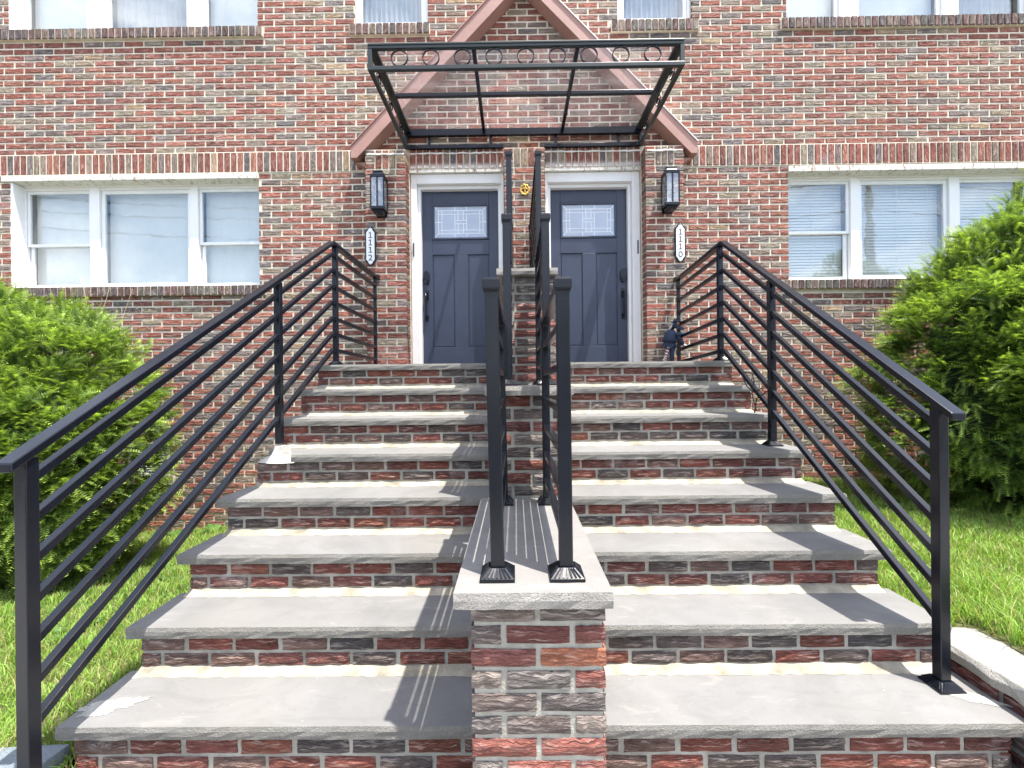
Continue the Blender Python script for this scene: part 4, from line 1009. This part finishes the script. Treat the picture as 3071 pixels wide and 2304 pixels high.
# ------------------------------------------------------------------ yew bushes
def yew(label, C, R, p_up, p_dn, nclump, nspr, seed, ydir=-1, tone=1.0):
    g = np.random.default_rng(seed); C = np.array(C); R = np.array(R)
    root = thing('yew_bush', label, 'bush', (C[0], C[1], -1.6 if C[0] < 0 else -1.13))
    ph = g.uniform(0, 6.28, (9, 3)); fr = g.uniform(1.5, 5.5, (9, 3))
    def lump(d): return 1+.055*np.sum([np.sin(fr[k, 0]*d[:, 0]*2+ph[k, 0])*np.sin(fr[k, 1]*d[:, 1]*2+ph[k, 1])*np.cos(fr[k, 2]*d[:, 2]*2+ph[k, 2]) for k in range(9)], axis=0)
    def radius(d):
        p = np.where(d[:, 2] > 0, p_up, p_dn); a = np.abs(d)/R
        return (np.sum(a**p[:, None], axis=1))**(-1/p)*lump(d)
    d = g.normal(size=(nclump*3, 3)); d /= np.linalg.norm(d, axis=1)[:, None]
    keep = (d[:, 1]*(-ydir) < .45) & (d[:, 2] > -.92); d = d[keep][:nclump]
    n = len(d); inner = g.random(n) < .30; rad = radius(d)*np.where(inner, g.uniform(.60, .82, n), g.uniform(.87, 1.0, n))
    base = C+d*rad[:, None]
    cd = d*.75+np.array([0, 0, .30])+g.normal(size=(n, 3))*.28; cd[:, 2] -= .15*(g.random(n) < .3); cd /= np.linalg.norm(cd, axis=1)[:, None]
    # sprigs
    B = np.repeat(base, nspr, 0); CD = np.repeat(cd, nspr, 0); N = len(B)
    t = CD+g.normal(size=(N, 3))*np.array([.50, .50, .26]); t /= np.linalg.norm(t, axis=1)[:, None]
    B = B+g.normal(size=(N, 3))*np.array([.038, .038, .026])
    up = np.tile(np.array([0, 0, 1.]), (N, 1))+g.normal(size=(N, 3))*.35
    s = np.cross(t, up); s /= np.linalg.norm(s, axis=1)[:, None]; nn = np.cross(s, t)
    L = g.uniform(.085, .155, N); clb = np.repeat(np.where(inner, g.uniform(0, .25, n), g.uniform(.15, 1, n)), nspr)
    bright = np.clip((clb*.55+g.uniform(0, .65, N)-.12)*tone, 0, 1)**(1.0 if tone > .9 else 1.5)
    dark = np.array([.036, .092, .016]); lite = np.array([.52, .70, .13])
    nd = 9; V = []; T = []; Cc = []
    idx = np.arange(N)
    for k in range(nd):
        f = (k+.6)/nd
        stem = B+t*(L*f)[:, None]-nn*(L*.22*f*f)[:, None]
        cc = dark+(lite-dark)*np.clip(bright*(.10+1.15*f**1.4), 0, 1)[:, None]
        nl = (.027*(1-.45*f*f))*g.uniform(.8, 1.15, N)
        for sg in (-1, 1):
            tip = stem+s*(sg*nl*.86)[:, None]+t*(nl*.55)[:, None]+nn*(nl*g.uniform(-.1, .35, N))[:, None]
            a = stem-t*.0034; b = stem+t*.0038
            o = sum(len(q) for q in V); V += [a, b, tip]
            T.append(np.stack([o+idx, o+N+idx, o+2*N+idx], 1)); Cc += [cc*.92, cc*.92, cc*1.06]
    o = sum(len(q) for q in V); e = B+t*(L*1.05)[:, None]-nn*(L*.24)[:, None]
    V += [B-s*.0022, B+s*.0022, e]; T.append(np.stack([o+idx, o+N+idx, o+2*N+idx], 1))
    sc = np.array([.06, .075, .02])+0*B; Cc += [sc, sc, lite*bright[:, None]+dark*(1-bright[:, None])]
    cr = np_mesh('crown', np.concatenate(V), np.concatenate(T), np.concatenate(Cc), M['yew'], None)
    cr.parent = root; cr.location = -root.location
    # woody inside: stems and a dim inner mass that stops the light
    mb = MB(); zb = root.location.z
    for k in range(9):
        a = k*2*math.pi/9; e = C+np.array([math.cos(a)*R[0]*.55, math.sin(a)*R[1]*.55, R[2]*g.uniform(.0, .5)])
        b0 = np.array([C[0]+.10*math.cos(a), C[1]+.08*math.sin(a), zb-.05]); m_ = (b0+e)/2+np.array([.1*math.cos(a*2), .1, .1])
        mb.tube([b0, (b0*.6+m_*.4), m_, e], [.035, .03, .022, .008], 6)
    mb.build('trunk', M['bark'], root, True)
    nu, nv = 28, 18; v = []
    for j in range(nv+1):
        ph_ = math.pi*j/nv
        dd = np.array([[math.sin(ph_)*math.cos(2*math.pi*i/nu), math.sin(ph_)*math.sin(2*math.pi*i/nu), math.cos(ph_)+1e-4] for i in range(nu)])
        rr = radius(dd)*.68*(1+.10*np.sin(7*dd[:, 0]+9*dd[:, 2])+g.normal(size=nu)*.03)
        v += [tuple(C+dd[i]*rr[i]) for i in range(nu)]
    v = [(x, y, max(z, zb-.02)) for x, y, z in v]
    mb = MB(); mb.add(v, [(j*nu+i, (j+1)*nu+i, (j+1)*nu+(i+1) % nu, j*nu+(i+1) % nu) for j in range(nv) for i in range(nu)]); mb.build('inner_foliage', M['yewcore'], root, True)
    return root
yew('rounded bright green yew bush under the window with roller shades', (-4.17, 3.50, -.47), (1.11, .88, 1.22), 2.0, 2.2, 2500, 16, 3, tone=1.2)
yew('tall dense yew bush in front of the window with slatted blinds', (4.74, 3.80, .12), (1.54, .95, 1.60), 1.45, 2.3, 3300, 16, 5, tone=1.0)

# ------------------------------------------------------------------ grass
def grass(name, label, x0, x1, y0, y1, zf, n, seed, hmin=.05, hmax=.12, dens=None, wmul=1.0):
    g = np.random.default_rng(seed); x = g.uniform(x0, x1, n); y = g.uniform(y0, y1, n)
    if dens is not None: k = g.random(n) < dens(x, y); x, y = x[k], y[k]
    n = len(x); z = np.array([zf(a, b) for a, b in zip(x, y)])-.004
    tuft = .5+.5*np.sin(x*9+np.sin(y*7)*2)*np.sin(y*8+np.cos(x*5)*2)
    h = g.uniform(hmin, hmax, n)*(.65+.6*tuft); a = g.uniform(0, 2*np.pi, n); w = g.uniform(.0016, .0032, n)*wmul
    lx, ly = np.cos(a), np.sin(a); b = g.uniform(.15, .95, n)*h
    px, py = -ly, lx; az = g.uniform(0, 2*np.pi, n); px, py = np.cos(az), np.sin(az)
    P0 = np.stack([x, y, z], 1); S = np.stack([px*w, py*w, 0*w], 1)
    P1 = P0+np.stack([lx*b*.35, ly*b*.35, h*.62], 1); P2 = P0+np.stack([lx*b, ly*b, h*(1-.25*(b/h)**2)], 1)
    V = np.concatenate([P0-S, P0+S, P1-S*.8, P1+S*.8, P2]); i = np.arange(n)
    T = np.concatenate([np.stack([i, n+i, 3*n+i], 1), np.stack([i, 3*n+i, 2*n+i], 1), np.stack([2*n+i, 3*n+i, 4*n+i], 1)])
    dry = (g.random(n) < .22)[:, None]; k = g.uniform(.75, 1.25, n)[:, None]
    c = np.where(dry, np.array([.36, .33, .15]), np.array([.18, .34, .055])+(g.random((n, 1))*np.array([.14, .12, .04])))*k
    return tag(np_mesh(name, V, T, np.concatenate([c*.8, c*.8, c, c, c*1.15]), M['grass']), label, 'grass', kind='stuff')
grass('grass', 'sunlit shaggy lawn grass between the left flight and the rounded bush', -4.6, -1.63, 1.55, 4.84, lawn_l, 70000, 11, .030, .085)
grass('grass', 'sunlit lawn grass between the right flight and the tall bush', 1.84, 4.9, 1.98, 4.84, lawn_r, 75000, 12, .030, .085)
grass('grass', 'long grass blades spilling over the pale coping stones', 2.07, 2.9, 1.12, 2.3, lawn_r, 7000, 13, .05, .15)
grass('grass', 'grass strip behind the slate coping', -2.9, -1.99, 1.12, 1.75, lawn_l, 7000, 14, .03, .09)
# broad-leaved weeds in the shade of the left bush and along the wall
def weeds(name, label, spots, seed):
    g = np.random.default_rng(seed); V = []; T = []; Cc = []; o = 0
    for (x, y, z, sc) in spots:
        for k in range(int(g.integers(6, 11))):
            a = g.uniform(0, 6.28); L = sc*g.uniform(.05, .12); el = g.uniform(.25, 1.1); w = L*g.uniform(.2, .34)
            dx, dy = math.cos(a), math.sin(a); px, py = -dy*w, dx*w
            q = [(0, 0, 0), (.45, 1, .5), (.45, -1, .5), (.8, .7, .75), (.8, -.7, .75), (1.05, 0, .8)]
            for f, s, zz in q: V.append((x+dx*L*f*math.cos(el*.6)+px*s, y+dy*L*f*math.cos(el*.6)+py*s, z+L*zz*math.sin(el)))
            T += [(o, o+2, o+1), (o+1, o+2, o+4), (o+1, o+4, o+3), (o+3, o+4, o+5)]; o += 6
            c = np.array([.07, .15, .03])*g.uniform(.6, 1.4); Cc += [c]*6
    return tag(np_mesh(name, np.array(V), np.array(T), np.array(Cc), M['grass']), label, 'weeds', kind='stuff')
sp = []
for _ in range(260): x = random.uniform(-3.5, -2.3); y = random.uniform(2.4, 3.9); sp.append((x, y, lawn_l(x, y), random.uniform(.25, .55)))
for _ in range(50): x = random.uniform(-3.9, -1.75); y = random.uniform(4.55, 4.82); sp.append((x, y, lawn_l(x, y), random.uniform(.5, 1.2)))
weeds('ground_cover', 'broad leaved weeds in the shade of the rounded bush', sp, 21)
sp = []
for _ in range(110): x = random.uniform(2.2, 4.6); y = random.uniform(3.6, 4.8); sp.append((x, y, lawn_r(x, y), random.uniform(.4, .9)))
weeds('ground_cover', 'dark leafy weeds at the foot of the tall bush', sp, 22)
# dry stalks climbing to the left window sill
mb = MB()
for (a, b, c) in (((-4.62, 4.55, .45), (-4.60, 4.70, .80), (-4.82, 4.78, 1.22)), ((-4.60, 4.55, .40), (-4.52, 4.72, .75), (-4.50, 4.78, 1.12)), ((-4.85, 4.60, .45), (-4.90, 4.72, .85), (-5.02, 4.80, 1.18)), ((-4.35, 4.60, .35), (-4.33, 4.74, .72), (-4.25, 4.79, 1.10))):
    a, b, c = Vector(a), Vector(b), Vector(c); pts = [a*(1-t)**2+b*2*t*(1-t)+c*t*t for t in [i/9 for i in range(10)]]
    mb.tube(pts, [.005-.0004*i for i in range(10)], 5)
    mb.tube([pts[6], pts[6]+Vector((.06, -.01, .08)), pts[6]+Vector((.10, -.02, .07))], .002, 4)
tag(mb.build('dry_stalks', M['twig'], None, True, base=(-4.6, 4.6, .4)), 'dry tan stalks rising from the rounded bush to the window sill', 'stalks')
